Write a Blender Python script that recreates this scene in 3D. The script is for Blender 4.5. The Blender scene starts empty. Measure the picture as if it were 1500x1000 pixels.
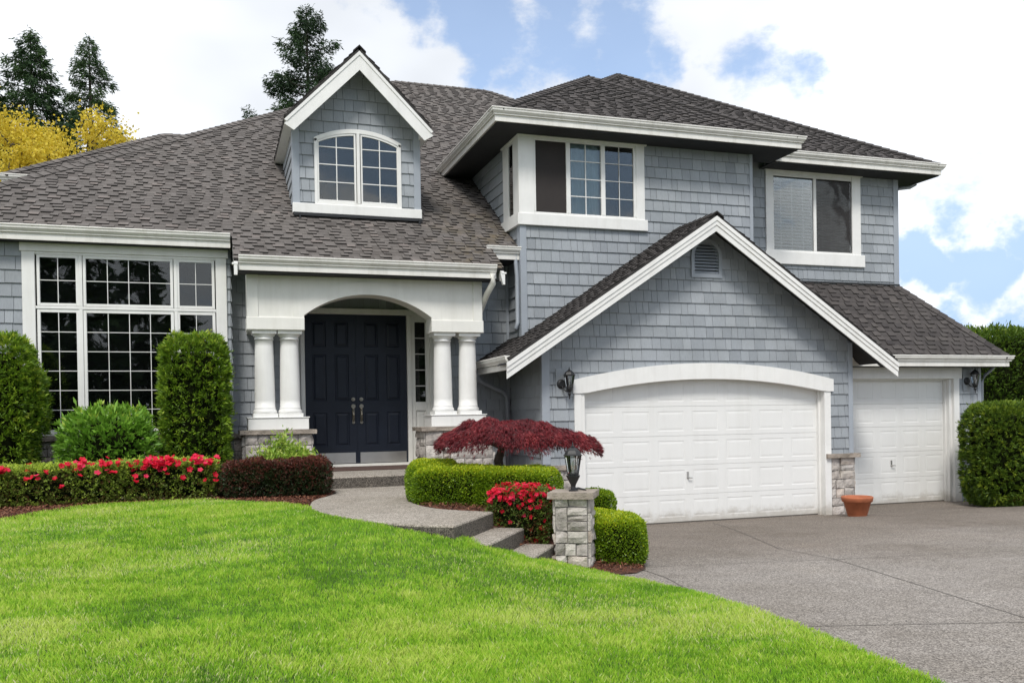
import bpy, bmesh, math, random
import numpy as np
from mathutils import Vector, Matrix, noise as mnoise

C = bpy.context.scene.collection
random.seed(7)
rng = np.random.default_rng(11)
R = math.radians

# ------------------------------------------------------------------ camera
CAM_H = 2.03
YAW, PIT, ROL = 0.320983105, -0.00868693, -0.01619367
def cam_axes():
    cy, sy = math.cos(YAW), math.sin(YAW)
    fwd = Vector((sy*math.cos(PIT), cy*math.cos(PIT), math.sin(PIT)))
    right = Vector((cy, -sy, 0)); up = right.cross(fwd)
    r = math.cos(ROL)*right + math.sin(ROL)*up
    u = -math.sin(ROL)*right + math.cos(ROL)*up
    return r, u, fwd
cam = bpy.data.cameras.new('camera'); camo = bpy.data.objects.new('camera', cam); C.objects.link(camo)
r_, u_, f_ = cam_axes()
camo.matrix_world = Matrix(((r_.x, u_.x, -f_.x, 0), (r_.y, u_.y, -f_.y, 0), (r_.z, u_.z, -f_.z, CAM_H), (0, 0, 0, 1)))
cam.sensor_width = 36; cam.lens = 36*1320.938/1500
cam.shift_x = 0.0; cam.shift_y = (620.22-500)/1500
cam.clip_end = 2000
bpy.context.scene.camera = camo

# ------------------------------------------------------------------ light
SUN_EL, SUN_AZ = R(52), R(205)          # azimuth measured from +Y clockwise: behind and to the left of the camera
w = bpy.data.worlds.new('World'); bpy.context.scene.world = w; w.use_nodes = True
nt = w.node_tree; N = nt.nodes; LK = nt.links; N.clear()
out = N.new('ShaderNodeOutputWorld'); bg = N.new('ShaderNodeBackground'); LK.new(bg.outputs[0], out.inputs[0])
sky = N.new('ShaderNodeTexSky'); sky.sky_type = 'NISHITA'; sky.sun_disc = False
sky.sun_elevation = SUN_EL; sky.sun_rotation = SUN_AZ; sky.air_density = 1.0; sky.dust_density = .4; sky.ozone_density = 1.6
SKY_STR = 0.15
CLOUD = 1.02
tc = N.new('ShaderNodeTexCoord')
def wm(op, a, b=None, c=None):
    n = N.new('ShaderNodeMath'); n.operation = op
    for i, v in enumerate((a, b, c)):
        if v is None: continue
        if isinstance(v, (int, float)): n.inputs[i].default_value = v
        else: LK.new(v, n.inputs[i])
    return n.outputs[0]
def wnoise(scale, detail, rough, off):
    mp = N.new('ShaderNodeMapping'); mp.inputs['Location'].default_value = off
    mp.inputs['Scale'].default_value = (1, 1, 1.7)
    LK.new(tc.outputs['Generated'], mp.inputs[0])
    n = N.new('ShaderNodeTexNoise'); n.inputs['Scale'].default_value = scale
    n.inputs['Detail'].default_value = detail; n.inputs['Roughness'].default_value = rough
    LK.new(mp.outputs[0], n.inputs['Vector']); return n.outputs['Fac']
n1 = wnoise(5.0, 9, .62, (3.1, .4, 1.7)); n2 = wnoise(2.2, 4, .5, (7.3, 2.2, .3))
# gaps in the cloud: directions in the sky where blue shows
def sky_dir(px, py):
    v = r_*((px-750)/1320.938) + u_*(-(py-620.22)/1320.938) + f_
    return v.normalized()
GAPS = [(800, 60, .115, .98), (900, 50, .115, .98), (710, 40, .08, .95), (985, 60, .07, .75), (600, -30, .08, .8), (1130, 90, .075, .75), (1165, 85, .05, .7), (1040, 15, .05, .35),
        (1355, 395, .036, .86), (1430, 385, .045, .80), (1385, 462, .034, .80), (1478, 345, .03, .62), (1490, 445, .036, .74), (1335, 470, .03, .5), (490, 8, .05, .5), (560, 5, .05, .5)]
wz = N.new('ShaderNodeTexNoise'); wz.inputs['Scale'].default_value = 6.5; wz.inputs['Detail'].default_value = 6; wz.inputs['Roughness'].default_value = .6; LK.new(tc.outputs['Generated'], wz.inputs['Vector'])
w1 = N.new('ShaderNodeVectorMath'); w1.operation = 'SUBTRACT'; LK.new(wz.outputs['Color'], w1.inputs[0]); w1.inputs[1].default_value = (.5, .5, .5)
w2 = N.new('ShaderNodeVectorMath'); w2.operation = 'SCALE'; LK.new(w1.outputs[0], w2.inputs[0]); w2.inputs['Scale'].default_value = .16
w3 = N.new('ShaderNodeVectorMath'); w3.operation = 'ADD'; LK.new(tc.outputs['Generated'], w3.inputs[0]); LK.new(w2.outputs[0], w3.inputs[1])
gap = None
GAPS += [(Vector((.28, -.88, .36)).normalized(), 0, .48, .95)]       # open sky over the street, mirrored in the upper windows
for px, py, rad, amp in GAPS:
    d = sky_dir(px, py) if not isinstance(px, Vector) else px
    vd = N.new('ShaderNodeVectorMath'); vd.operation = 'DISTANCE'
    LK.new(w3.outputs[0], vd.inputs[0]); vd.inputs[1].default_value = d
    mr = N.new('ShaderNodeMapRange'); mr.interpolation_type = 'SMOOTHSTEP'
    mr.inputs[1].default_value = rad*1.25; mr.inputs[2].default_value = 0; mr.inputs[3].default_value = 0; mr.inputs[4].default_value = amp
    LK.new(vd.outputs['Value'], mr.inputs[0])
    gap = mr.outputs[0] if gap is None else wm('MAXIMUM', gap, mr.outputs[0])
den = wm('SUBTRACT', wm('ADD', wm('MULTIPLY', wm('SUBTRACT', n1, .5), 2.6), .80), gap)
mr = N.new('ShaderNodeMapRange'); mr.interpolation_type = 'SMOOTHSTEP'
mr.inputs[1].default_value = .08; mr.inputs[2].default_value = .52; mr.inputs[3].default_value = .20; LK.new(den, mr.inputs[0])
# cloud tone: thin edges and soft grey undersides
tone = N.new('ShaderNodeMapRange'); tone.inputs[1].default_value = .3; tone.inputs[2].default_value = .68
tone.inputs[3].default_value = .60; tone.inputs[4].default_value = .98; LK.new(n2, tone.inputs[0])
cc = N.new('ShaderNodeMix'); cc.data_type = 'RGBA'
cc.inputs[6].default_value = (.80*CLOUD, .86*CLOUD, .95*CLOUD, 1); cc.inputs[7].default_value = (1.06*CLOUD, 1.07*CLOUD, 1.09*CLOUD, 1)
LK.new(n2, cc.inputs[0])
cs = N.new('ShaderNodeVectorMath'); cs.operation = 'SCALE'; LK.new(cc.outputs[2], cs.inputs[0]); LK.new(tone.outputs[0], cs.inputs['Scale'])
sk = N.new('ShaderNodeVectorMath'); sk.operation = 'SCALE'; LK.new(sky.outputs[0], sk.inputs[0]); sk.inputs['Scale'].default_value = SKY_STR
lim = N.new('ShaderNodeVectorMath'); lim.operation = 'MINIMUM'; LK.new(sk.outputs[0], lim.inputs[0]); lim.inputs[1].default_value = (.30, .475, .74)
mx = N.new('ShaderNodeMix'); mx.data_type = 'RGBA'
LK.new(mr.outputs[0], mx.inputs[0]); LK.new(lim.outputs[0], mx.inputs[6]); LK.new(cs.outputs[0], mx.inputs[7])
LK.new(mx.outputs[2], bg.inputs[0]); bg.inputs[1].default_value = 1.0

sun = bpy.data.lights.new('sun', 'SUN'); suno = bpy.data.objects.new('sun', sun); C.objects.link(suno)
sun.energy = 2.0; sun.angle = R(14); sun.color = (1, .96, .90)
sd = Vector((math.sin(SUN_AZ)*math.cos(SUN_EL), math.cos(SUN_AZ)*math.cos(SUN_EL), math.sin(SUN_EL)))
suno.rotation_euler = sd.to_track_quat('Z', 'Y').to_euler(); suno.location = (0, -20, 30)

vs = bpy.context.scene.view_settings
vs.view_transform = 'Standard'; vs.look = 'None'; vs.gamma = 1; vs.use_curve_mapping = False
vs.exposure = 0.47
bpy.context.scene.cycles.use_denoising = True

# ------------------------------------------------------------------ materials
def mat(name):
    m = bpy.data.materials.new(name); m.use_nodes = True
    b = m.node_tree.nodes['Principled BSDF']
    return m, m.node_tree, b
def node(nt, t, **kw):
    n = nt.nodes.new(t)
    for k, v in kw.items(): setattr(n, k, v)
    return n
def noise_n(nt, scale, detail=4, rough=.55, coord=None, stretch=None):
    n = node(nt, 'ShaderNodeTexNoise'); n.inputs['Scale'].default_value = scale
    n.inputs['Detail'].default_value = detail; n.inputs['Roughness'].default_value = rough
    if coord is None:
        t = node(nt, 'ShaderNodeTexCoord'); coord = t.outputs['Object']
    if stretch:
        mp = node(nt, 'ShaderNodeMapping'); mp.inputs['Scale'].default_value = stretch
        nt.links.new(coord, mp.inputs[0]); coord = mp.outputs[0]
    nt.links.new(coord, n.inputs['Vector']); return n.outputs['Fac']
def ramp(nt, fac, stops, interp='LINEAR'):
    r = node(nt, 'ShaderNodeValToRGB'); r.color_ramp.interpolation = interp
    e = r.color_ramp.elements
    while len(e) < len(stops): e.new(.5)
    for i, (p, c) in enumerate(stops):
        e[i].position = p; e[i].color = (*c, 1)
    nt.links.new(fac, r.inputs[0]); return r.outputs[0]
def mixc(nt, f, a, b, mode='MIX'):
    m = node(nt, 'ShaderNodeMix', data_type='RGBA', blend_type=mode)
    for i, v in ((0, f), (6, a), (7, b)):
        if isinstance(v, (int, float)): m.inputs[i].default_value = v
        elif isinstance(v, tuple): m.inputs[i].default_value = (*v, 1)
        else: nt.links.new(v, m.inputs[i])
    return m.outputs[2]
def bump(nt, b, h, strength=.3, dist=.01):
    n = node(nt, 'ShaderNodeBump'); n.inputs['Strength'].default_value = strength; n.inputs['Distance'].default_value = dist
    nt.links.new(h, n.inputs['Height']); nt.links.new(n.outputs[0], b.inputs['Normal'])
def tint_n(nt):
    a = node(nt, 'ShaderNodeAttribute'); a.attribute_name = 'tint'; return a.outputs['Fac']

def m_paint(name, col, var=.06, rough=.5, bstr=.08, scale=3, grime=0):
    m, nt, b = mat(name)
    f = noise_n(nt, scale, 5, .6); g = noise_n(nt, 60, 3, .6)
    lo = tuple(c*(1-var) for c in col); hi = tuple(min(1, c*(1+var)) for c in col)
    c = ramp(nt, f, [(.3, lo), (.7, hi)])
    if grime:
        sk_ = noise_n(nt, 6, 5, .65, None, (1, 1, .12)); c = mixc(nt, 1.0, c, ramp(nt, sk_, [(.30, (1-grime, 1-grime*1.05, 1-grime*1.2)), (.52, (1, 1, 1))]), 'MULTIPLY')
        tc_ = node(nt, 'ShaderNodeTexCoord'); sp = node(nt, 'ShaderNodeSeparateXYZ'); nt.links.new(tc_.outputs['Object'], sp.inputs[0])
        sn = noise_n(nt, 4, 6, .7); ad = node(nt, 'ShaderNodeMath', operation='MULTIPLY_ADD'); nt.links.new(sn, ad.inputs[0]); ad.inputs[1].default_value = -.5; nt.links.new(sp.outputs['Z'], ad.inputs[2])
        mr_n = node(nt, 'ShaderNodeMapRange', interpolation_type='SMOOTHSTEP'); mr_n.inputs[1].default_value = .02; mr_n.inputs[2].default_value = -.24; mr_n.inputs[4].default_value = .75; nt.links.new(ad.outputs[0], mr_n.inputs[0])
        c = mixc(nt, mr_n.outputs[0], c, (.42, .39, .34))       # splashed dirt just above the drive
    nt.links.new(c, b.inputs['Base Color'])
    b.inputs['Roughness'].default_value = rough
    bump(nt, b, g, bstr, .004); return m
M = {}
M['white'] = m_paint('white_paint', (.78, .775, .755), .04, .45, grime=.07)
M['cream'] = m_paint('cream_trim_paint', (.76, .75, .705), .04, .5, grime=.07)
M['gutter'] = m_paint('gutter_enamel', (.74, .725, .685), .08, .38, .05, 2, grime=.14)
M['door_white'] = m_paint('garage_door_paint', (.76, .76, .745), .02, .42, .03, 1.5, grime=.04)
M['navy'] = m_paint('navy_door_paint', (.0122, .0165, .0275), .15, .45, .1); M['navy'].node_tree.nodes['Principled BSDF'].inputs['Specular IOR Level'].default_value = .28
M['grey_trim'] = m_paint('grey_trim_paint', (.318, .348, .388), .05, .55)
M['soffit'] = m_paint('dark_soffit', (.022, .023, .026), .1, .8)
M['black'] = m_paint('black_metal', (.013, .0135, .015), .2, .5, .15, 20)
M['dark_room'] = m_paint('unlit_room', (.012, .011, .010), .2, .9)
M['screen'] = m_paint('insect_screen', (.028, .023, .022), .1, .85)
M['steel'] = m_paint('brushed_steel', (.55, .54, .52), .1, .35); M['steel'].node_tree.nodes['Principled BSDF'].inputs['Metallic'].default_value = .85
M['bronze'] = m_paint('antique_handle', (.30, .27, .22), .2, .3); M['bronze'].node_tree.nodes['Principled BSDF'].inputs['Metallic'].default_value = .9
M['blind'] = m_paint('blind_slat', (.55, .58, .60), .05, .5)
M['curtain'] = m_paint('pale_curtain', (.42, .50, .55), .08, .8)
M['butt'] = m_paint('shingle_edge', (.018, .016, .015), .2, .9)
M['deck'] = m_paint('roof_edge', (.03, .028, .027), .2, .9)

def m_siding():
    m, nt, b = mat('painted_cedar_shingles')
    t = tint_n(nt)
    base = ramp(nt, t, [(0, (.258, .280, .305)), (.5, (.311, .336, .362)), (1, (.356, .381, .406))])
    tc = node(nt, 'ShaderNodeTexCoord')
    gr = noise_n(nt, 9, 6, .65, tc.outputs['Object'], (9, 9, .9))
    blot = noise_n(nt, 1.3, 4, .6)
    c = mixc(nt, 1.0, base, ramp(nt, gr, [(.3, (.88, .88, .88)), (.7, (1.06, 1.06, 1.06))]), 'MULTIPLY')
    c = mixc(nt, 1.0, c, ramp(nt, blot, [(.3, (.86, .86, .85)), (.7, (1.05, 1.05, 1.06))]), 'MULTIPLY')
    nt.links.new(c, b.inputs['Base Color']); b.inputs['Roughness'].default_value = .62
    bump(nt, b, gr, .28, .006); return m
M['siding'] = m_siding(); M['gap_shade'] = m_paint('shingle_gap_shade', (.13, .138, .15), .1, .9)  # backing painted darker than the shingles: shade of the gaps put into its colour

def m_shingle(name, stops, moss=False):
    m, nt, b = mat(name)
    c = ramp(nt, tint_n(nt), stops)
    gr = noise_n(nt, 170, 3, .7); bl = noise_n(nt, .7, 4, .6)
    c = mixc(nt, 1.0, c, ramp(nt, gr, [(.25, (.55, .55, .55)), (.75, (1.42, 1.42, 1.42))]), 'MULTIPLY')
    c = mixc(nt, 1.0, c, ramp(nt, bl, [(.25, (.88, .88, .88)), (.5, (1, 1, 1)), (.75, (1.08, 1.07, 1.05))]), 'MULTIPLY')
    sk_ = noise_n(nt, 2.0, 4, .6, None, (1.6, .22, .22)); c = mixc(nt, 1.0, c, ramp(nt, sk_, [(.3, (.86, .86, .85)), (.55, (1, 1, 1)), (.75, (1.08, 1.07, 1.06))]), 'MULTIPLY')
    if moss:
        tc = node(nt, 'ShaderNodeTexCoord'); sep = node(nt, 'ShaderNodeSeparateXYZ'); nt.links.new(tc.outputs['Object'], sep.inputs[0])
        r1 = node(nt, 'ShaderNodeMapRange', interpolation_type='SMOOTHSTEP'); r1.inputs[1].default_value = -1.6; r1.inputs[2].default_value = -.1; nt.links.new(sep.outputs['X'], r1.inputs[0])
        r2 = node(nt, 'ShaderNodeMapRange', interpolation_type='SMOOTHSTEP'); r2.inputs[1].default_value = 7.0; r2.inputs[2].default_value = 4.9; nt.links.new(sep.outputs['Z'], r2.inputs[0])
        mm = node(nt, 'ShaderNodeMath', operation='MULTIPLY'); nt.links.new(r1.outputs[0], mm.inputs[0]); nt.links.new(r2.outputs[0], mm.inputs[1])
        n3 = noise_n(nt, 2.6, 5, .7); r3 = node(nt, 'ShaderNodeMapRange', interpolation_type='SMOOTHSTEP'); r3.inputs[1].default_value = .42; r3.inputs[2].default_value = .68; nt.links.new(n3, r3.inputs[0])
        m2 = node(nt, 'ShaderNodeMath', operation='MULTIPLY'); nt.links.new(mm.outputs[0], m2.inputs[0]); nt.links.new(r3.outputs[0], m2.inputs[1])
        m3 = node(nt, 'ShaderNodeMath', operation='MULTIPLY'); nt.links.new(m2.outputs[0], m3.inputs[0]); m3.inputs[1].default_value = .75
        c = mixc(nt, m3.outputs[0], c, (.135, .105, .055))
    nt.links.new(c, b.inputs['Base Color']); b.inputs['Roughness'].default_value = .92
    b.inputs['Specular IOR Level'].default_value = .25
    bump(nt, b, gr, .5, .004); return m
M['shingle'] = m_shingle('brown_asphalt_shingles', [(0, (.092, .082, .077)), (.4, (.130, .118, .111)), (.75, (.150, .136, .128)), (1, (.180, .157, .146))], True)
M['shingle_dark'] = m_shingle('charcoal_asphalt_shingles', [(0, (.050, .045, .045)), (.5, (.072, .065, .063)), (1, (.096, .086, .082))])

def m_stone(name, dark=1.0, warm=(.90, .885, .87)):
    m, nt, b = mat(name)
    c = ramp(nt, tint_n(nt), [(0, (.46, .425, .40)), (.35, (.60, .555, .525)), (.7, (.69, .65, .61)), (.88, (.64, .54, .47)), (1, (.52, .50, .49))])
    v = noise_n(nt, 7, 7, .7); f = noise_n(nt, 40, 4, .6); st = noise_n(nt, 2.2, 5, .6)
    c = mixc(nt, 1.0, c, ramp(nt, v, [(.28, (.5*dark,)*3), (.5, (.9*dark,)*3), (.75, (1.12*dark,)*3)]), 'MULTIPLY')
    c = mixc(nt, 1.0, c, warm, 'MULTIPLY')
    c = mixc(nt, 1.0, c, ramp(nt, st, [(.3, (.78, .79, .76)), (.62, (1.03, 1.03, 1.03))]), 'MULTIPLY')
    nt.links.new(c, b.inputs['Base Color']); b.inputs['Roughness'].default_value = .85
    s = node(nt, 'ShaderNodeMath', operation='ADD'); nt.links.new(v, s.inputs[0]); nt.links.new(f, s.inputs[1])
    bump(nt, b, s.outputs[0], .7, .02); return m
M['stone'] = m_stone('split_face_stone'); M['ledge'] = m_stone('stone_ledge', .62, (1.0, .92, .82))
M['mortar'] = m_paint('mortar', (.17, .16, .15), .15, .95, .4, 12)

def m_concrete(name, lo, hi, joints=False):
    m, nt, b = mat(name)
    vo = node(nt, 'ShaderNodeTexVoronoi'); vo.inputs['Scale'].default_value = 105
    t = node(nt, 'ShaderNodeTexCoord'); nt.links.new(t.outputs['Object'], vo.inputs['Vector'])
    sepc = node(nt, 'ShaderNodeSeparateColor'); nt.links.new(vo.outputs['Color'], sepc.inputs[0])
    c = ramp(nt, sepc.outputs[0], [(0, tuple(x*.55 for x in lo)), (.3, lo), (.7, hi), (1, tuple(min(1, x*1.35) for x in hi))])
    big = noise_n(nt, .55, 6, .62); mid = noise_n(nt, 3.5, 5, .65); fine = noise_n(nt, 30, 3, .6)
    c = mixc(nt, 1.0, c, ramp(nt, big, [(.3, (.78, .76, .72)), (.55, (1, 1, 1)), (.75, (1.12, 1.11, 1.09))]), 'MULTIPLY')
    c = mixc(nt, 1.0, c, ramp(nt, mid, [(.3, (.88, .87, .86)), (.7, (1.08, 1.08, 1.08))]), 'MULTIPLY')
    c = mixc(nt, 1.0, c, ramp(nt, fine, [(.3, (.8, .8, .8)), (.7, (1.15, 1.15, 1.15))]), 'MULTIPLY')
    if joints:      # slab turns unevenly darker and browner where the drive falls to the garage
        sp = node(nt, 'ShaderNodeSeparateXYZ'); nt.links.new(t.outputs['Object'], sp.inputs[0])
        wb = noise_n(nt, .45, 5, .6); a1 = node(nt, 'ShaderNodeMath', operation='MULTIPLY_ADD'); nt.links.new(wb, a1.inputs[0]); a1.inputs[1].default_value = 7; nt.links.new(sp.outputs['Y'], a1.inputs[2])
        r1 = node(nt, 'ShaderNodeMapRange', interpolation_type='SMOOTHSTEP'); r1.inputs[1].default_value = 10.5; r1.inputs[2].default_value = 15.5; nt.links.new(a1.outputs[0], r1.inputs[0])
        c = mixc(nt, r1.outputs[0], c, mixc(nt, 1.0, c, (.72, .67, .62), 'MULTIPLY'))
    nt.links.new(c, b.inputs['Base Color']); b.inputs['Roughness'].default_value = .9
    bump(nt, b, vo.outputs['Distance'], .6, .006); return m
M['drive'] = m_concrete('exposed_aggregate_drive', (.185, .165, .147), (.31, .284, .26), True)
M['walk'] = m_concrete('exposed_aggregate_walk', (.225, .20, .168), (.40, .362, .315))
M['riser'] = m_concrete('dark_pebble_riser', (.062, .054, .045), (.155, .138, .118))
M['joint'] = m_paint('control_joint', (.10, .09, .08), .2, .95)

def m_leaf(name, stops, trans=.3, rough=.45, spec=.4):
    m, nt, b = mat(name)
    c = ramp(nt, tint_n(nt), stops)
    nt.links.new(c, b.inputs['Base Color']); b.inputs['Roughness'].default_value = rough
    b.inputs['Specular IOR Level'].default_value = spec
    tr = node(nt, 'ShaderNodeBsdfTranslucent'); nt.links.new(c, tr.inputs[0])
    mx = node(nt, 'ShaderNodeMixShader'); mx.inputs[0].default_value = trans
    nt.links.new(b.outputs[0], mx.inputs[1]); nt.links.new(tr.outputs[0], mx.inputs[2])
    nt.links.new(mx.outputs[0], nt.nodes['Material Output'].inputs[0]); return m
M['yew'] = m_leaf('arborvitae_leaf', [(0, (0.0577, 0.1092, 0.012)), (0.45, (0.1441, 0.2593, 0.018)), (0.8, (0.2726, 0.4094, 0.03)), (1, (0.3848, 0.464, 0.045))], .3, .5)
M['darkhedge'] = m_leaf('dark_hedge_leaf', [(0, (0.049, 0.0927, 0.0101)), (0.5, (0.0979, 0.1766, 0.0151)), (1, (0.2938, 0.3754, 0.0315))], .3, .55)
M['rhodo'] = m_leaf('rhododendron_leaf', [(0, (0.0769, 0.1611, 0.0222)), (0.5, (0.1666, 0.3437, 0.037)), (0.85, (0.2564, 0.4726, 0.0518)), (1, (0.5127, 0.6015, 0.0887))], .28, .35, .55)
M['azalea'] = m_leaf('azalea_leaf', [(0, (0.1125, 0.0576, 0.0218)), (0.25, (0.1313, 0.1632, 0.0312)), (0.6, (0.225, 0.3264, 0.0468)), (1, (0.5625, 0.6912, 0.0936))], .3, .5)
M['azalea_dark'] = m_leaf('azalea_dark_leaf', [(0, (0.1365, 0.0406, 0.0187)), (0.35, (0.078, 0.1218, 0.0234)), (0.8, (0.156, 0.2436, 0.0343)), (1, (0.312, 0.406, 0.0624))], .25, .5)
M['barberry'] = m_leaf('barberry_leaf', [(0, (.022, .048, .014)), (.28, (.045, .055, .02)), (.42, (.075, .026, .019)), (.75, (.115, .032, .022)), (1, (.21, .065, .04))], .3, .5)
M['box'] = m_leaf('boxwood_leaf', [(0, (0.0621, 0.1297, 0.008)), (0.4, (0.1552, 0.273, 0.012)), (0.75, (0.326, 0.4641, 0.018)), (1, (0.5899, 0.6279, 0.03))], .35, .4)
M['lime'] = m_leaf('pieris_leaf', [(0, (0.169, 0.3, 0.036)), (0.6, (0.364, 0.525, 0.072)), (1, (0.598, 0.625, 0.168))], .35, .4)
M['maple'] = m_leaf('japanese_maple_leaf', [(0, (0.0661, 0.0125, 0.0168)), (0.4, (0.1522, 0.02, 0.0269)), (0.8, (0.2645, 0.0326, 0.0427)), (1, (0.3967, 0.0627, 0.0673))], .35, .45)
M['petal'] = m_leaf('azalea_petal', [(0, (.50, .008, .025)), (.6, (.74, .014, .05)), (1, (.82, .05, .14))], .35, .5, .2)
M['conifer'] = m_leaf('conifer_needles', [(0, (0.017, 0.035, 0.0157)), (0.5, (0.0339, 0.07, 0.0261)), (1, (0.0796, 0.1342, 0.0392))], .2, .6, .2)
M['yellow'] = m_leaf('yellow_leaf', [(0, (0.3465, 0.253, 0.0207)), (0.5, (0.6352, 0.4934, 0.0414)), (1, (0.8316, 0.6957, 0.1242))], .4, .5, .2)
M['bark'] = m_paint('bark', (.06, .047, .037), .35, .95, .6, 14)
M['twig'] = m_paint('twig_core', (.010, .013, .005), .3, 1.0, .4, 14); M['twig'].node_tree.nodes['Principled BSDF'].inputs['Specular IOR Level'].default_value = 0
M['grass'] = m_leaf('grass_blade', [(0, (0.1068, 0.2505, 0.0158)), (0.35, (0.2256, 0.4574, 0.0263)), (0.65, (0.3799, 0.5881, 0.046)), (0.85, (0.5342, 0.6534, 0.1313)), (1, (0.6886, 0.6752, 0.3938))], .32, .5, .3)
M['soil'] = m_paint('lawn_soil', (.045, .085, .014), .3, .95, .5, 18)
M['mulch'] = m_paint('bark_mulch_bed', (.085, .033, .020), .45, .95, .8, 30)
M['chip'] = m_leaf('bark_chip', [(0, (.05, .018, .011)), (.6, (.15, .055, .032)), (1, (.26, .13, .08))], .05, .9, .2)
M['terracotta'] = m_paint('terracotta', (.40, .125, .055), .18, .75, .2, 7)
M['mat'] = m_paint('brown_coir', (.085, .05, .04), .3, .95, .8, 60)

def m_glass(name, tint=(1, 1, 1), refl=1.0):
    m, nt, b = mat(name)
    nt.nodes.remove(b)
    g = node(nt, 'ShaderNodeBsdfGlossy'); g.inputs['Roughness'].default_value = .015
    nz = noise_n(nt, 1.6, 2, .4); bp = node(nt, 'ShaderNodeBump'); bp.inputs['Strength'].default_value = .05; bp.inputs['Distance'].default_value = .05
    nt.links.new(nz, bp.inputs['Height']); nt.links.new(bp.outputs[0], g.inputs['Normal'])
    t = node(nt, 'ShaderNodeBsdfTransparent'); t.inputs[0].default_value = (*tint, 1)
    f = node(nt, 'ShaderNodeFresnel'); f.inputs[0].default_value = 1.55
    k = node(nt, 'ShaderNodeMath', operation='MULTIPLY'); nt.links.new(f.outputs[0], k.inputs[0]); k.inputs[1].default_value = 1.5*refl
    mx = node(nt, 'ShaderNodeMixShader'); nt.links.new(k.outputs[0], mx.inputs[0])
    nt.links.new(t.outputs[0], mx.inputs[1]); nt.links.new(g.outputs[0], mx.inputs[2])
    nt.links.new(mx.outputs[0], nt.nodes['Material Output'].inputs[0]); return m
M['glass'] = m_glass('window_glass', (.9, .93, .92)); M['lamp_glass'] = m_glass('lantern_glass', (.93, .94, .93), 1.0)

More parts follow.
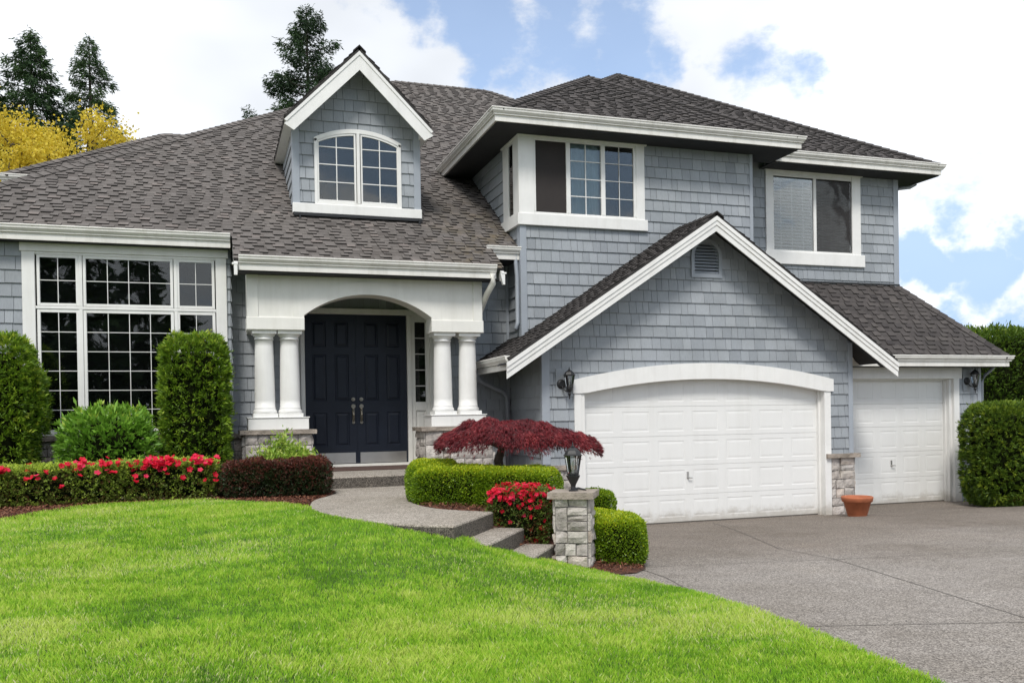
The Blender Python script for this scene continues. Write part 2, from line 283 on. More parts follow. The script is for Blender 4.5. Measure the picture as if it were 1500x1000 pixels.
# ------------------------------------------------------------------ mesh helpers
class MB:
    def __init__(s): s.v = []; s.f = []; s.m = []; s.t = []
    def face(s, pts, mi=0, t=.5):
        i = len(s.v); s.v.extend([tuple(p) for p in pts]); s.f.append(tuple(range(i, i+len(pts)))); s.m.append(mi); s.t.append(t)
    def add(s, verts, faces, mi=0, t=.5):
        i = len(s.v); s.v.extend([tuple(p) for p in verts])
        for f in faces: s.f.append(tuple(i+k for k in f)); s.m.append(mi); s.t.append(t)
    def box(s, a, b, mi=0, t=.5):
        x0, x1 = sorted((a[0], b[0])); y0, y1 = sorted((a[1], b[1])); z0, z1 = sorted((a[2], b[2]))
        v = [(x0, y0, z0), (x1, y0, z0), (x1, y1, z0), (x0, y1, z0), (x0, y0, z1), (x1, y0, z1), (x1, y1, z1), (x0, y1, z1)]
        s.add(v, [(0, 3, 2, 1), (4, 5, 6, 7), (0, 1, 5, 4), (1, 2, 6, 5), (2, 3, 7, 6), (3, 0, 4, 7)], mi, t)
    def cbox(s, a, b, c=.006, mi=0, t=.5):
        """box with its front (-Y) edges chamfered"""
        x0, x1 = sorted((a[0], b[0])); y0, y1 = sorted((a[1], b[1])); z0, z1 = sorted((a[2], b[2]))
        c = min(c, (x1-x0)*.3, (z1-z0)*.3, (y1-y0)*.6)
        v = [(x0, y1, z0), (x1, y1, z0), (x1, y1, z1), (x0, y1, z1), (x0, y0+c, z0), (x1, y0+c, z0), (x1, y0+c, z1), (x0, y0+c, z1),
             (x0+c, y0, z0+c), (x1-c, y0, z0+c), (x1-c, y0, z1-c), (x0+c, y0, z1-c)]
        s.add(v, [(0, 3, 2, 1), (0, 1, 5, 4), (1, 2, 6, 5), (2, 3, 7, 6), (3, 0, 4, 7), (4, 5, 9, 8), (5, 6, 10, 9), (6, 7, 11, 10), (7, 4, 8, 11), (8, 9, 10, 11)], mi, t)
    def prism(s, poly, off, mi=0, t=.5):
        """closed prism: polygon of 3-D points pushed along off"""
        n = len(poly); o = Vector(off)
        v = [Vector(p) for p in poly] + [Vector(p)+o for p in poly]
        f = [tuple(range(n)), tuple(range(2*n-1, n-1, -1))] + [(i, i+n, (i+1) % n+n, (i+1) % n) for i in range(n)]
        s.add(v, f, mi, t)
    def tube(s, pts, rad, n=8, mi=0, t=.5, cap=True):
        pts = [Vector(p) for p in pts]; rings = []; rad = rad if isinstance(rad, (list, tuple)) else [rad]*len(pts)
        for i, p in enumerate(pts):
            d = (pts[min(i+1, len(pts)-1)] - pts[max(i-1, 0)]).normalized()
            a = d.cross(Vector((0, 0, 1)) if abs(d.z) < .9 else Vector((1, 0, 0))).normalized(); b = d.cross(a)
            rings.append([p + (a*math.cos(2*math.pi*k/n) + b*math.sin(2*math.pi*k/n))*rad[i] for k in range(n)])
        v = [q for r in rings for q in r]; f = []
        for i in range(len(pts)-1):
            for k in range(n): f.append((i*n+k, i*n+(k+1) % n, (i+1)*n+(k+1) % n, (i+1)*n+k))
        if cap: f.append(tuple(range(n-1, -1, -1))); f.append(tuple((len(pts)-1)*n+k for k in range(n)))
        s.add(v, f, mi, t)
    def lathe(s, prof, c, n=24, mi=0, t=.5, rot=0):
        v = []; f = []
        for r, z in prof:
            for k in range(n):
                a = 2*math.pi*(k+rot)/n; v.append((c[0]+r*math.cos(a), c[1]+r*math.sin(a), c[2]+z))
        for i in range(len(prof)-1):
            for k in range(n): f.append((i*n+k, i*n+(k+1) % n, (i+1)*n+(k+1) % n, (i+1)*n+k))
        f.append(tuple(range(n-1, -1, -1))); f.append(tuple((len(prof)-1)*n+k for k in range(n)))
        s.add(v, f, mi, t)
    def build(s, name, mats, parent=None, smooth=False, weld=False):
        me = bpy.data.meshes.new(name)
        org = root_loc(parent)
        me.from_pydata([(x-org.x, y-org.y, z-org.z) for x, y, z in s.v], [], s.f)
        mats = mats if isinstance(mats, (list, tuple)) else [mats]
        for m in mats: me.materials.append(m)
        me.polygons.foreach_set('material_index', s.m)
        a = me.attributes.new('tint', 'FLOAT', 'FACE'); a.data.foreach_set('value', s.t)
        if smooth: me.shade_smooth()
        me.update()
        o = bpy.data.objects.new(name, me); C.objects.link(o)
        if parent: o.parent = parent
        return o
def split_pieces(o):
    """give every separate piece of a mesh an object of its own"""
    me = o.data; n = len(me.vertices); par = list(range(n))
    def f(a):
        while par[a] != a: par[a] = par[par[a]]; a = par[a]
        return a
    for p in me.polygons:
        r = f(p.vertices[0])
        for v in p.vertices[1:]: par[f(v)] = r
    gr = {}
    for p in me.polygons: gr.setdefault(f(p.vertices[0]), []).append(p)
    for k in list(gr)[1:]:
        m = MB()
        for p in gr[k]: m.face([me.vertices[v].co for v in p.vertices], p.material_index)
        # keep shared corners shared
        idx = {}; vs_ = []; fs = []
        for p in gr[k]:
            q = []
            for v in p.vertices:
                if v not in idx: idx[v] = len(vs_); vs_.append(tuple(me.vertices[v].co))
                q.append(idx[v])
            fs.append(q)
        m2 = bpy.data.meshes.new(me.name); m2.from_pydata(vs_, [], fs)
        for mt in me.materials: m2.materials.append(mt)
        c = o.copy(); c.data = m2; C.objects.link(c); c.parent = o.parent
    k0 = list(gr)[0]; bm = bmesh.new(); bm.from_mesh(me); bm.faces.ensure_lookup_table(); keep = {p.index for p in gr[k0]}
    bmesh.ops.delete(bm, geom=[fc for fc in bm.faces if fc.index not in keep], context='FACES'); bm.to_mesh(me); bm.free()
ROOT = {}
def root_loc(p):
    if p is None: return Vector((0, 0, 0))
    while p.parent: p = p.parent
    return Vector(ROOT.get(p.name, (0, 0, 0)))
def tag(o, label=None, cat=None, group=None, kind=None):
    if label: o['label'] = label
    if cat: o['category'] = cat
    if group: o['group'] = group
    if kind: o['kind'] = kind
    return o
def thing(name, label, cat, loc=(0, 0, 0), group=None, rz=0, world=True):
    """Empty at the thing's base. world=True: its parts are given in world coordinates."""
    o = bpy.data.objects.new(name, None); C.objects.link(o); o.location = loc; o.rotation_euler = (0, 0, rz); o.empty_display_size = .3
    if world: ROOT[o.name] = tuple(loc)
    return tag(o, label, cat, group)
def npmesh(name, V, F, mats, parent=None, tint=None, mi=None):
    """fast mesh from numpy arrays, every face with the same number of corners"""
    org = root_loc(parent); V = np.asarray(V, np.float32) - np.array(org, np.float32)
    k = F.shape[1]; nf = len(F)
    me = bpy.data.meshes.new(name); me.vertices.add(len(V)); me.vertices.foreach_set('co', V.ravel())
    me.loops.add(nf*k); me.loops.foreach_set('vertex_index', F.ravel().astype(np.int32))
    me.polygons.add(nf); me.polygons.foreach_set('loop_start', np.arange(0, nf*k, k, dtype=np.int32))
    mats = mats if isinstance(mats, (list, tuple)) else [mats]
    for m in mats: me.materials.append(m)
    if mi is not None: me.polygons.foreach_set('material_index', mi.astype(np.int32))
    if tint is not None:
        a = me.attributes.new('tint', 'FLOAT', 'FACE'); a.data.foreach_set('value', np.asarray(tint, np.float32))
    me.update(calc_edges=True); me.validate()
    o = bpy.data.objects.new(name, me); C.objects.link(o)
    if parent: o.parent = parent
    return o
def clip(poly, region):
    """Sutherland-Hodgman, both 2-D, region convex and counter-clockwise"""
    out = poly
    n = len(region)
    for i in range(n):
        a, b = region[i], region[(i+1) % n]
        ex, ey = b[0]-a[0], b[1]-a[1]
        inp = out; out = []
        if not inp: return []
        dv = [ex*(p[1]-a[1]) - ey*(p[0]-a[0]) for p in inp]
        for j in range(len(inp)):
            p, q = inp[j], inp[(j+1) % len(inp)]; dp, dq = dv[j], dv[(j+1) % len(inp)]
            if dp >= 0: out.append(p)
            if (dp >= 0) != (dq >= 0):
                t = dp/(dp-dq); out.append((p[0]+t*(q[0]-p[0]), p[1]+t*(q[1]-p[1])))
    return out
def area2(p): return sum(p[i][0]*p[(i+1) % len(p)][1]-p[(i+1) % len(p)][0]*p[i][1] for i in range(len(p)))

# ------------------------------------------------------------------ house builders
COURSE = .212
def siding(name, O, U, Nn, regions, parent, holes=(), z0=.02, seed=1, wmin=.11, wmax=.30):
    """shingle siding: individual tapered shingles on a vertical wall. O origin, U along the wall, Nn outward; regions convex in (u,z)"""
    rnd = random.Random(seed); O = Vector(O); U = Vector(U); Nn = Vector(Nn); mb = MB()
    def P(u, z, d): return O + U*u + Vector((0, 0, z)) + Nn*d
    def cut(rects):
        for h in holes:
            nx = []
            for (p, q, c, d) in rects:
                if h[0] >= q or h[1] <= p or h[2] >= d or h[3] <= c: nx.append((p, q, c, d)); continue
                if p < h[0]: nx.append((p, h[0], c, d))
                if q > h[1]: nx.append((h[1], q, c, d))
                m0, m1 = max(p, h[0]), min(q, h[1])
                if h[3] < d: nx.append((m0, m1, h[3], d))
                if c < h[2]: nx.append((m0, m1, c, h[2]))
            rects = nx
        return [r for r in rects if r[1]-r[0] > .008 and r[3]-r[2] > .008]
    for reg in regions:
        if area2(reg) < 0: reg = reg[::-1]
        us = [p[0] for p in reg]; zs = [p[1] for p in reg]
        k = math.floor((min(zs)-z0)/COURSE)
        while z0 + k*COURSE < max(zs):
            a, b = z0+k*COURSE, z0+(k+1)*COURSE; k += 1
            for r in cut([(min(us), max(us), a, b)]):
                q = clip([(r[0], r[2]), (r[1], r[2]), (r[1], r[3]), (r[0], r[3])], reg)
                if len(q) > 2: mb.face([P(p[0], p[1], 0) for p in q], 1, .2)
            rr = random.Random(seed*1000+k); u = min(us) - rr.random()*.3
            while u < max(us):
                u2 = u+rr.uniform(wmin, wmax); t = min(1, max(0, rr.gauss(.5, .22))); drop = rr.uniform(-.003, .003)
                for i0, i1, c, d in cut([(u+.0033, u2-.0033, a, b)]):
                    lo = c+drop if c == a else c; hi = d+.004 if d == b else d
                    q = clip([(i0, lo), (i1, lo), (i1, hi), (i0, hi)], reg)
                    if len(q) < 3: continue
                    dep = lambda z: .028 - .022*max(0, min(1, (z-a)/COURSE))
                    fr = [P(p[0], p[1], dep(p[1])) for p in q]; bk = [P(p[0], p[1], 0) for p in q]
                    n = len(q)
                    mb.add(fr+bk, [tuple(range(n))] + [(i, i+n, (i+1) % n+n, (i+1) % n) for i in range(n)], 0, t)
                u = u2
    return mb.build(name, [M['siding'], M['gap_shade']], parent)

def roof(name, O, U, S, regions, parent, mats, seed=3, exposure=.128, thick=.05, voff=0.0):
    """laminated shingle roof plane. O origin on the eave, U along it, S unit vector up the slope; regions convex in (u, v)"""
    rnd = random.Random(seed); O = Vector(O); U = Vector(U).normalized(); S = Vector(S).normalized(); Nn = U.cross(S)
    if Nn.z < 0: Nn = -Nn
    mb = MB()
    regions = [[(u, .04 if abs(v) < 1e-6 else v) for u, v in g] for g in regions]     # first course starts behind the gutter face
    def P(u, v, d): return O + U*u + S*v + Nn*d
    for reg in regions:
        if area2(reg) < 0: reg = reg[::-1]
        # deck slab below
        mb.prism([P(u, v, -.004) for u, v in reg], -Nn*thick, 2, .5)
        us = [p[0] for p in reg]; vsx = [p[1] for p in reg]
        k = math.floor((min(vsx)-voff)/exposure)
        while voff+k*exposure < max(vsx):
            v0 = voff+k*exposure; v1 = v0+exposure; k += 1
            rr = random.Random(seed*7919+k)
            def slab(i0, i1, va, vb, h0, h1, t, bm_=1):
                q = clip([(i0, va), (i1, va), (i1, vb), (i0, vb)], reg)
                if len(q) < 3: return
                hh = lambda v: h0 + (h1-h0)*max(0, min(1, (v-va)/(vb-va)))
                top = [P(p[0], p[1], hh(p[1])) for p in q]; bot = [P(p[0], p[1], -.002) for p in q]; n = len(q)
                mb.add(top, [tuple(range(n))], 0, t)
                for i in range(n):
                    j = (i+1) % n
                    mb.add([top[i], bot[i], bot[j], top[j]], [(0, 1, 2, 3)], bm_, .4)
            u = min(us)-rr.random()*.9
            while u < max(us):                       # under layer
                wd = rr.uniform(.5, .95); t = min(1, max(0, rr.gauss(.42, .2)))
                slab(u, u+wd, v0, v1, .007, .003, t, 0); u += wd
            u = min(us)-rr.random()*.4
            while u < max(us):                       # raised tabs
                wd = rr.uniform(.12, .205); t = min(1, max(0, rr.gauss(.55, .26)))
                slab(u, u+wd, v0+rr.uniform(-.006, .004), v1, .027, .010, t); u += wd + rr.uniform(.12, .22)
    return mb.build(name, mats, parent)

def caps(name, P0, P1, n1, n2, parent, mats, seed=5, wdt=.15, step=.19, length=.3):
    """overlapping ridge or hip cap shingles from the low end P0 to P1"""
    rr = random.Random(seed); P0, P1 = Vector(P0), Vector(P1); L = P1-P0; d = L.normalized(); mb = MB()
    n1, n2 = Vector(n1).normalized(), Vector(n2).normalized(); up = (n1+n2).normalized()
    s1 = n1.cross(d).normalized(); s2 = n2.cross(d).normalized()
    if s1.z > 0 or (abs(s1.z) < 1e-4): s1 = -s1 if s1.dot(n2) < 0 else s1
    if s1.dot(n2) < 0: s1 = -s1
    if s2.dot(n1) < 0: s2 = -s2
    s1, s2 = -s1, -s2
    if s1.z > 0: s1 = -s1
    if s2.z > 0: s2 = -s2
    t = 0
    while t < L.length-.05:
        e = min(t+length, L.length+.03); h0, h1 = .042, .018; tt = min(1, max(0, rr.gauss(.4, .25))); j = rr.uniform(-.004, .004)
        a, b = P0+d*(t+j), P0+d*e
        v = [a+up*h0, a+s1*wdt+n1*(h0-.008), a+s2*wdt+n2*(h0-.008), b+up*h1, b+s1*wdt+n1*(h1-.008), b+s2*wdt+n2*(h1-.008)]
        lo = [p-up*.03 for p in v]
        mb.add(v, [(0, 1, 4, 3), (0, 3, 5, 2)], 0, tt)
        mb.add(v+lo, [(0, 2, 8, 6), (1, 0, 6, 7), (1, 7, 10, 4), (2, 5, 11, 8), (3, 4, 10, 9), (5, 3, 9, 11)], 1, .5)
        t += step
    return mb.build(name, mats, parent)

def extrude_path(name, path, prof, mt, parent, closed_ends=True):
    """profile (outward offset, z) swept along a level path of (x, y, z) with mitred corners; outward is to the right of the path direction"""
    P = [Vector(p) for p in path]; dirs = [(P[i+1]-P[i]).normalized() for i in range(len(P)-1)]
    mb = MB(); rings = []
    for i, p in enumerate(P):
        if i == 0: o = Vector((dirs[0].y, -dirs[0].x, 0))
        elif i == len(P)-1: o = Vector((dirs[-1].y, -dirs[-1].x, 0))
        else:
            a = Vector((dirs[i-1].y, -dirs[i-1].x, 0)); b = Vector((dirs[i].y, -dirs[i].x, 0)); h = (a+b).normalized(); o = h/ max(.2, h.dot(a))
        rings.append([p + o*x + Vector((0, 0, z)) for x, z in prof])
    n = len(prof); v = [q for r in rings for q in r]; f = []
    for i in range(len(P)-1):
        for k in range(n): f.append((i*n+k, i*n+(k+1) % n, (i+1)*n+(k+1) % n, (i+1)*n+k))
    f.append(tuple(range(n))); f.append(tuple((len(P)-1)*n+k for k in range(n-1, -1, -1)))
    mb.add(v, f); return mb.build(name, mt, parent)
GUT = [(0, 0), (-.115, 0), (-.115, -.012), (-.012, -.012), (-.012, -.02), (-.02, -.03), (-.032, -.075), (-.05, -.10), (-.055, -.125), (-.125, -.125), (-.125, .0)]
# simple K-style gutter: outer face at 0
GUT = [(-.004, 0), (0, -.006), (0, -.020), (-.012, -.028), (-.014, -.060), (-.040, -.095), (-.052, -.103), (-.052, -.122), (-.118, -.122), (-.118, -.002)]
FAS = [(-.085, -.112), (-.085, -.262), (-.118, -.262), (-.118, -.112)]
FAS2 = [(-.082, -.123), (-.082, -.232), (-.13, -.232), (-.13, -.123)]
def gutter(path, parent, fascia=FAS2):
    g = extrude_path('gutter', path, GUT, M['gutter'], parent)
    extrude_path('fascia', path, fascia, M['gutter'], parent)
    return g

def stones(name, O, U, Nn, W_, H_, parent, seed=1, mats=None, smin=.16, smax=.40, rows=None):
    """ashlar stone veneer: blocks of several sizes with rough faces and mortar joints"""
    rr = random.Random(seed); O, U, Nn = Vector(O), Vector(U), Vector(Nn); mb = MB()
    def P(u, z, d): return O+U*u+Vector((0, 0, z))+Nn*d
    rects = []
    def split(u0, u1, z0, z1, dep):
        w_, h_ = u1-u0, z1-z0
        if (w_ <= smax and h_ <= .30 and (rr.random() < .62 or w_ < smin*1.6)) or dep > 7 or (w_ < smin*1.3 and h_ < smin*1.3):
            rects.append((u0, u1, z0, z1)); return
        if w_ > h_*1.35 and w_ > smin*1.7:
            c = u0+w_*rr.uniform(.36, .64); split(u0, c, z0, z1, dep+1); split(c, u1, z0, z1, dep+1)
        elif h_ > smin*1.1:
            c = z0+h_*rr.uniform(.4, .6); split(u0, u1, z0, c, dep+1); split(u0, u1, c, z1, dep+1)
        else: rects.append((u0, u1, z0, z1))
    z = 0
    while z < H_-.05:
        h = min(rr.uniform(.24, .42), H_-z)
        if H_-z-h < .1: h = H_-z
        split(0, W_, z, z+h, 0); z += h
    mb.face([P(0, 0, .001), P(W_, 0, .001), P(W_, H_, .001), P(0, H_, .001)], 1)
    for u0, u1, z0, z1 in rects:
        g = .006; u0 += g; u1 -= g; z0 += g; z1 -= g
        if u1-u0 < .02 or z1-z0 < .02: continue
        nu, nz = max(2, int((u1-u0)/.045)), max(2, int((z1-z0)/.045)); t = rr.random(); b0 = rr.uniform(.028, .045); ph = rr.random()*50
        tu, tz = rr.uniform(-.03, .03), rr.uniform(-.03, .03)
        idx = {}; v = []; f = []
        for i in range(nu+1):
            for j in range(nz+1):
                u = u0+(u1-u0)*i/nu; zz = z0+(z1-z0)*j/nz; ed = i in (0, nu) or j in (0, nz)
                d = b0 + tu*(i/nu-.5)+tz*(j/nz-.5) + .016*mnoise.noise(Vector((u*9+ph, zz*9, ph)))+.009*mnoise.noise(Vector((u*28+ph, zz*28, ph)))
                if ed: d -= .014
                ju = .004*mnoise.noise(Vector((u*30, zz*30, ph+9))) if ed else 0
                idx[i, j] = len(v); v.append(P(u+ju, zz+ju, d))
        for i in range(nu):
            for j in range(nz): f.append((idx[i, j], idx[i+1, j], idx[i+1, j+1], idx[i, j+1]))
        ring = [idx[i, 0] for i in range(nu+1)]+[idx[nu, j] for j in range(1, nz+1)]+[idx[i, nz] for i in range(nu-1, -1, -1)]+[idx[0, j] for j in range(nz-1, 0, -1)]
        nb = len(v)
        for k in ring:
            p = Vector(v[k]); v.append(p - Nn*((p-O).dot(Nn)))
        n = len(ring)
        for k in range(n): f.append((ring[k], nb+k, nb+(k+1) % n, ring[(k+1) % n]))
        mb.add(v, f, 0, t)
    return mb.build(name, mats or [M['stone'], M['mortar']], parent)
def ledge(name, a, b, parent, seed=0, mt=None, local=False):
    """rough stone cap: subdivided slab with chipped edges"""
    x0, y0, z0 = a; x1, y1, z1 = b; rr = random.Random(seed); nx = max(2, int((x1-x0)/.06)); ny = max(2, int((y1-y0)/.06)); mb = MB()
    def j(x, y, z): return .008*mnoise.noise(Vector((x*12+seed, y*12, z*20)))+.004*mnoise.noise(Vector((x*40+seed, y*40, z*40)))
    top = [[(x0+(x1-x0)*i/nx, y0+(y1-y0)*k/ny) for k in range(ny+1)] for i in range(nx+1)]
    v = []; f = []; id_ = {}
    def vert(x, y, z, ex, ey):
        key = (round(x, 4), round(y, 4), round(z, 4))
        if key not in id_: id_[key] = len(v); v.append((x+ex*j(x, y, z), y+ey*j(y, x, z), z+.4*j(x+3, y, z)))
        return id_[key]
    zs = [z0, (z0+z1)/2, z1]
    def V(i, k, l):
        x, y = top[i][k]; return vert(x, y, zs[l], 1 if i in (0, nx) else 0, 1 if k in (0, ny) else 0)
    for i in range(nx):
        for k in range(ny):
            f.append((V(i, k, 2), V(i+1, k, 2), V(i+1, k+1, 2), V(i, k+1, 2))); f.append((V(i, k, 0), V(i, k+1, 0), V(i+1, k+1, 0), V(i+1, k, 0)))
    for l in range(2):
        for i in range(nx):
            f.append((V(i, 0, l), V(i+1, 0, l), V(i+1, 0, l+1), V(i, 0, l+1))); f.append((V(i, ny, l), V(i, ny, l+1), V(i+1, ny, l+1), V(i+1, ny, l)))
        for k in range(ny):
            f.append((V(0, k, l), V(0, k, l+1), V(0, k+1, l+1), V(0, k+1, l))); f.append((V(nx, k, l), V(nx, k+1, l), V(nx, k+1, l+1), V(nx, k, l+1)))
    mb.add(v, f, 0, .3); return mb.build(name, mt or M['ledge'], parent)

def panel_door(mb, x0, x1, z0, z1, y, cols, rows, mx, mz, groove=.012, bev=.03, mi=0):
    """door leaf facing -Y at depth y with raised panels; cols/rows are lists of (lo, hi) panel spans"""
    xs = sorted({x0, x1, *[c for p in cols for c in p]}); zs = sorted({z0, z1, *[c for p in rows for c in p]})
    pc = {tuple(p) for p in cols}; pr = {tuple(p) for p in rows}
    for i in range(len(xs)-1):
        for k in range(len(zs)-1):
            a, b, c, d = xs[i], xs[i+1], zs[k], zs[k+1]
            if (a, b) in pc and (c, d) in pr:
                g = bev; rings = [(0, 0), (g*.35, groove), (g*.7, groove), (g*1.6, groove*.15)]
                q = [[(a+r, y+dd, c+r), (b-r, y+dd, c+r), (b-r, y+dd, d-r), (a+r, y+dd, d-r)] for r, dd in rings]
                for m_ in range(len(q)-1):
                    for e in range(4): mb.face([q[m_][e], q[m_][(e+1) % 4], q[m_+1][(e+1) % 4], q[m_+1][e]], mi)
                mb.face(q[-1], mi)
            else: mb.face([(a, y, c), (b, y, c), (b, y, d), (a, y, d)], mi)

# ------------------------------------------------------------------ the house
HX = (5, 16, 0)
house = thing('house', 'grey shingled two storey house with white trim and brown shingle roof', 'house', HX)
XG0, XG1, YG = 5.47, 11.95, 14.72          # garage front
YB = 15.75                                  # second storey front above the entry side
YE = 16.50                                  # entry wall
YL = 16.05                                  # wall with the tall window
YU, XU1 = 16.60, 14.75                      # upper right wall
XB1 = 10.42
RM = [M['shingle'], M['butt'], M['deck']]; RMD = [M['shingle_dark'], M['butt'], M['deck']]
PM = .66; PU = .64
def sl(p): return math.sqrt(1+p*p)

# inner walls (closed boxes well behind the finished faces, so no light leaks through)
mb = MB()
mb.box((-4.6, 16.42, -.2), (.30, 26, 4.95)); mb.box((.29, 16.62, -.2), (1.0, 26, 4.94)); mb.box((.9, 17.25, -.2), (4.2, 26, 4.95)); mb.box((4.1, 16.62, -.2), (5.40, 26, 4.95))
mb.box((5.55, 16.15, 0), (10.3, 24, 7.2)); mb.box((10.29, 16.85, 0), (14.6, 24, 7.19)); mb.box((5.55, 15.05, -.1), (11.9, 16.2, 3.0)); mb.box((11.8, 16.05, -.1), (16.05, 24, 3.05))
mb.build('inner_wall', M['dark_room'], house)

# --- garage front with gable
RX, RZ, RY = 8.65, 5.60, 14.20              # ridge
GP = .66                                    # gable pitch
def gz(x, off=0): return RZ - GP*abs(x-RX) + off
def arc(x0, x1, zs, zc, x):
    """height at x of the circular arc through (x0, zs), (mid, zc), (x1, zs)"""
    h = (x1-x0)/2; s = zc-zs; Rr = (h*h+s*s)/(2*s); c = (x0+x1)/2
    return zc-Rr+math.sqrt(max(0, Rr*Rr-(x-c)**2))
GO0, GO1 = 6.244, 11.279                    # garage opening
def head_out(x): return arc(6.02, 11.48, 2.640, 2.945, x)
def head_in(x): return arc(GO0, GO1, 2.405, 2.652, min(GO1, max(GO0, x)))
garage_holes = [(5.40-XG0, 6.05-XG0, -.1, 1.12), (11.28-XG0, 12-XG0, -.1, 1.12), (8.44-XG0, 9.00-XG0, 4.54, 5.14)]
for i in range(14):
    xa = 6.10+i*(11.40-6.10)/14; xb = xa+(11.40-6.10)/14
    garage_holes.append((xa-XG0, xb-XG0, -.1, min(head_out(xa), head_out(xb))-.03))
reg = [(0.02, 0), (XG1-XG0-.02, 0), (XG1-XG0-.02, gz(XG1-.02, -.06)), (RX-XG0, RZ-.06), (.02, gz(XG0+.02, -.06))]
siding('garage_wall', (XG0, YG, 0), (1, 0, 0), (0, -1, 0), [reg], house, garage_holes, seed=2)
mb = MB()
mb.cbox((XG0-.03, YG-.034, 1.17), (XG0+.115, YG+.06, gz(XG0+.05, -.1))); mb.cbox((XG1-.105, YG-.034, 1.19), (XG1+.0, YG+.0, gz(XG1-.05, -.1)))
mb.box((XG1-.03, YG+.002, 1.19), (XG1+.002, YG+.12, 3.3))
mb.build('corner_board', M['grey_trim'], house)
# garage side wall (faces the entry)
siding('garage_side_wall', (XG0, 16.46, 0), (0, -1, 0), (-1, 0, 0), [[(.0, .3), (1.72, .3), (1.72, 3.2), (0, 3.2)]], house, [(1.16, 1.8, .2, 1.12)], seed=4, wmin=.3, wmax=.6)
# right return of the garage front
mb = MB(); mb.box((XG1-.05, YG+.1, 0), (XG1-.004, 16.0, 3.2)); mb.build('garage_return_wall', M['siding'], house)

# garage door opening: head board, side boards, jambs
mb = MB(); n = 40; xs = [6.02+(11.48-6.02)*i/n for i in range(n+1)]
y0 = YG-.055; y1 = YG+.01
for i in range(n):
    a, b = xs[i], xs[i+1]; o0, o1, i0, i1 = head_out(a), head_out(b), head_in(a), head_in(b)
    mb.face([(a, y0, i0), (b, y0, i1), (b, y0, o1), (a, y0, o0)]); mb.face([(a, y0, o0), (b, y0, o1), (b, y1, o1), (a, y1, o0)]); mb.face([(a, y0, i0), (a, y1, i0), (b, y1, i1), (b, y0, i1)])
for x in (xs[0], xs[-1]): mb.face([(x, y0, head_in(x)), (x, y1, head_in(x)), (x, y1, head_out(x)), (x, y0, head_out(x))])
mb.cbox((6.045, YG-.036, .0), (6.185, YG+.02, 2.404)); mb.box((6.185, YG-.022, .0), (GO0, YG+.16, 2.404))
mb.cbox((GO1-.0, YG-.036, .0), (11.425, YG+.02, 2.404))
# jamb and arched soffit back to the door
mb.box((GO1, YG+.021, 0), (GO1+.05, YG+.20, 2.44)); mb.box((GO1-.045, YG+.10, 0), (GO1-.001, YG+.158, 2.5))
xs = [GO0+(GO1-GO0)*i/n for i in range(n+1)]
for i in range(n):
    a, b = xs[i], xs[i+1]; mb.face([(a, y1, head_in(a)), (b, y1, head_in(b)), (b, YG+.2, head_in(b)), (a, YG+.2, head_in(a))])
mb.build('garage_door_trim', M['white'], house)

def garage_door(x0, x1, ztop, y, ncol, seams, zb=.0):
    g = MB(); wc = (x1-x0)/ncol
    zz = [zb+.02]+seams+[ztop]
    for r in range(len(zz)-1):
        a, b = zz[r]+.004, zz[r+1]-.004
        cols = [(x0+wc*i+.085, x0+wc*(i+1)-.085) for i in range(ncol)]
        hh = seams[1]-seams[0]
        if b-a > .35: rows = [(a+.085, b-.085)] if r < len(zz)-2 else [(a+.085, a+hh-.09)]
        else: rows = []
        panel_door(g, x0, x1, a, b, y, cols, rows, 0, 0, .0042, .036)
        g.face([(x0, y, b), (x1, y, b), (x1, y+.012, b+.004), (x0, y+.012, b+.004)]); g.face([(x0, y+.012, b+.004), (x1, y+.012, b+.004), (x1, y, b+.008), (x0, y, b+.008)])
    o = g.build('garage_door', M['door_white'], house)
    s = MB(); s.box((x0, y-.004, zb-.005), (x1, y+.03, zb+.022)); s.build('bottom_seal', M['joint'], o)
    return o
gd = garage_door(GO0, GO1, 2.70, YG+.16, 7, [.52, 1.065, 1.61, 2.155])
def door_handle(x, z, y, par):
    h = MB(); h.cbox((x-.022, y-.012, z-.065), (x+.022, y, z+.065), .004); h.tube([(x, y-.012, z-.045), (x, y-.05, z-.045)], .012); h.tube([(x, y-.05, z-.045), (x+.075, y-.052, z-.05)], [.011, .008])
    h.build('handle', M['steel'], par)
door_handle(8.376, .857+.02, YG+.16, gd)

# stone base beside the garage door
def stone_base(name, x0, x1, z1, y, side=None, seed=1):
    o = stones('stone_veneer', (x0, y, 0), (1, 0, 0), (0, -1, 0), x1-x0, z1, house, seed)
    return o
stone_base('', 11.43, 11.965, 1.11, YG, seed=12); stones('stone_veneer', (11.965, YG-.02, 0), (0, 1, 0), (1, 0, 0), .3, 1.11, house, 13)
ledge('stone_ledge', (11.30, YG-.10, 1.11), (12.06, YG+.2, 1.19), house, 3)
stone_base('', 5.44, 6.04, 1.07, YG, seed=21); stones('stone_veneer', (5.44, YG+.62, 0), (0, -1, 0), (-1, 0, 0), .66, 1.07, house, 22)
ledge('stone_ledge', (5.36, YG-.09, 1.07), (6.045, YG+.66, 1.15), house, 5)

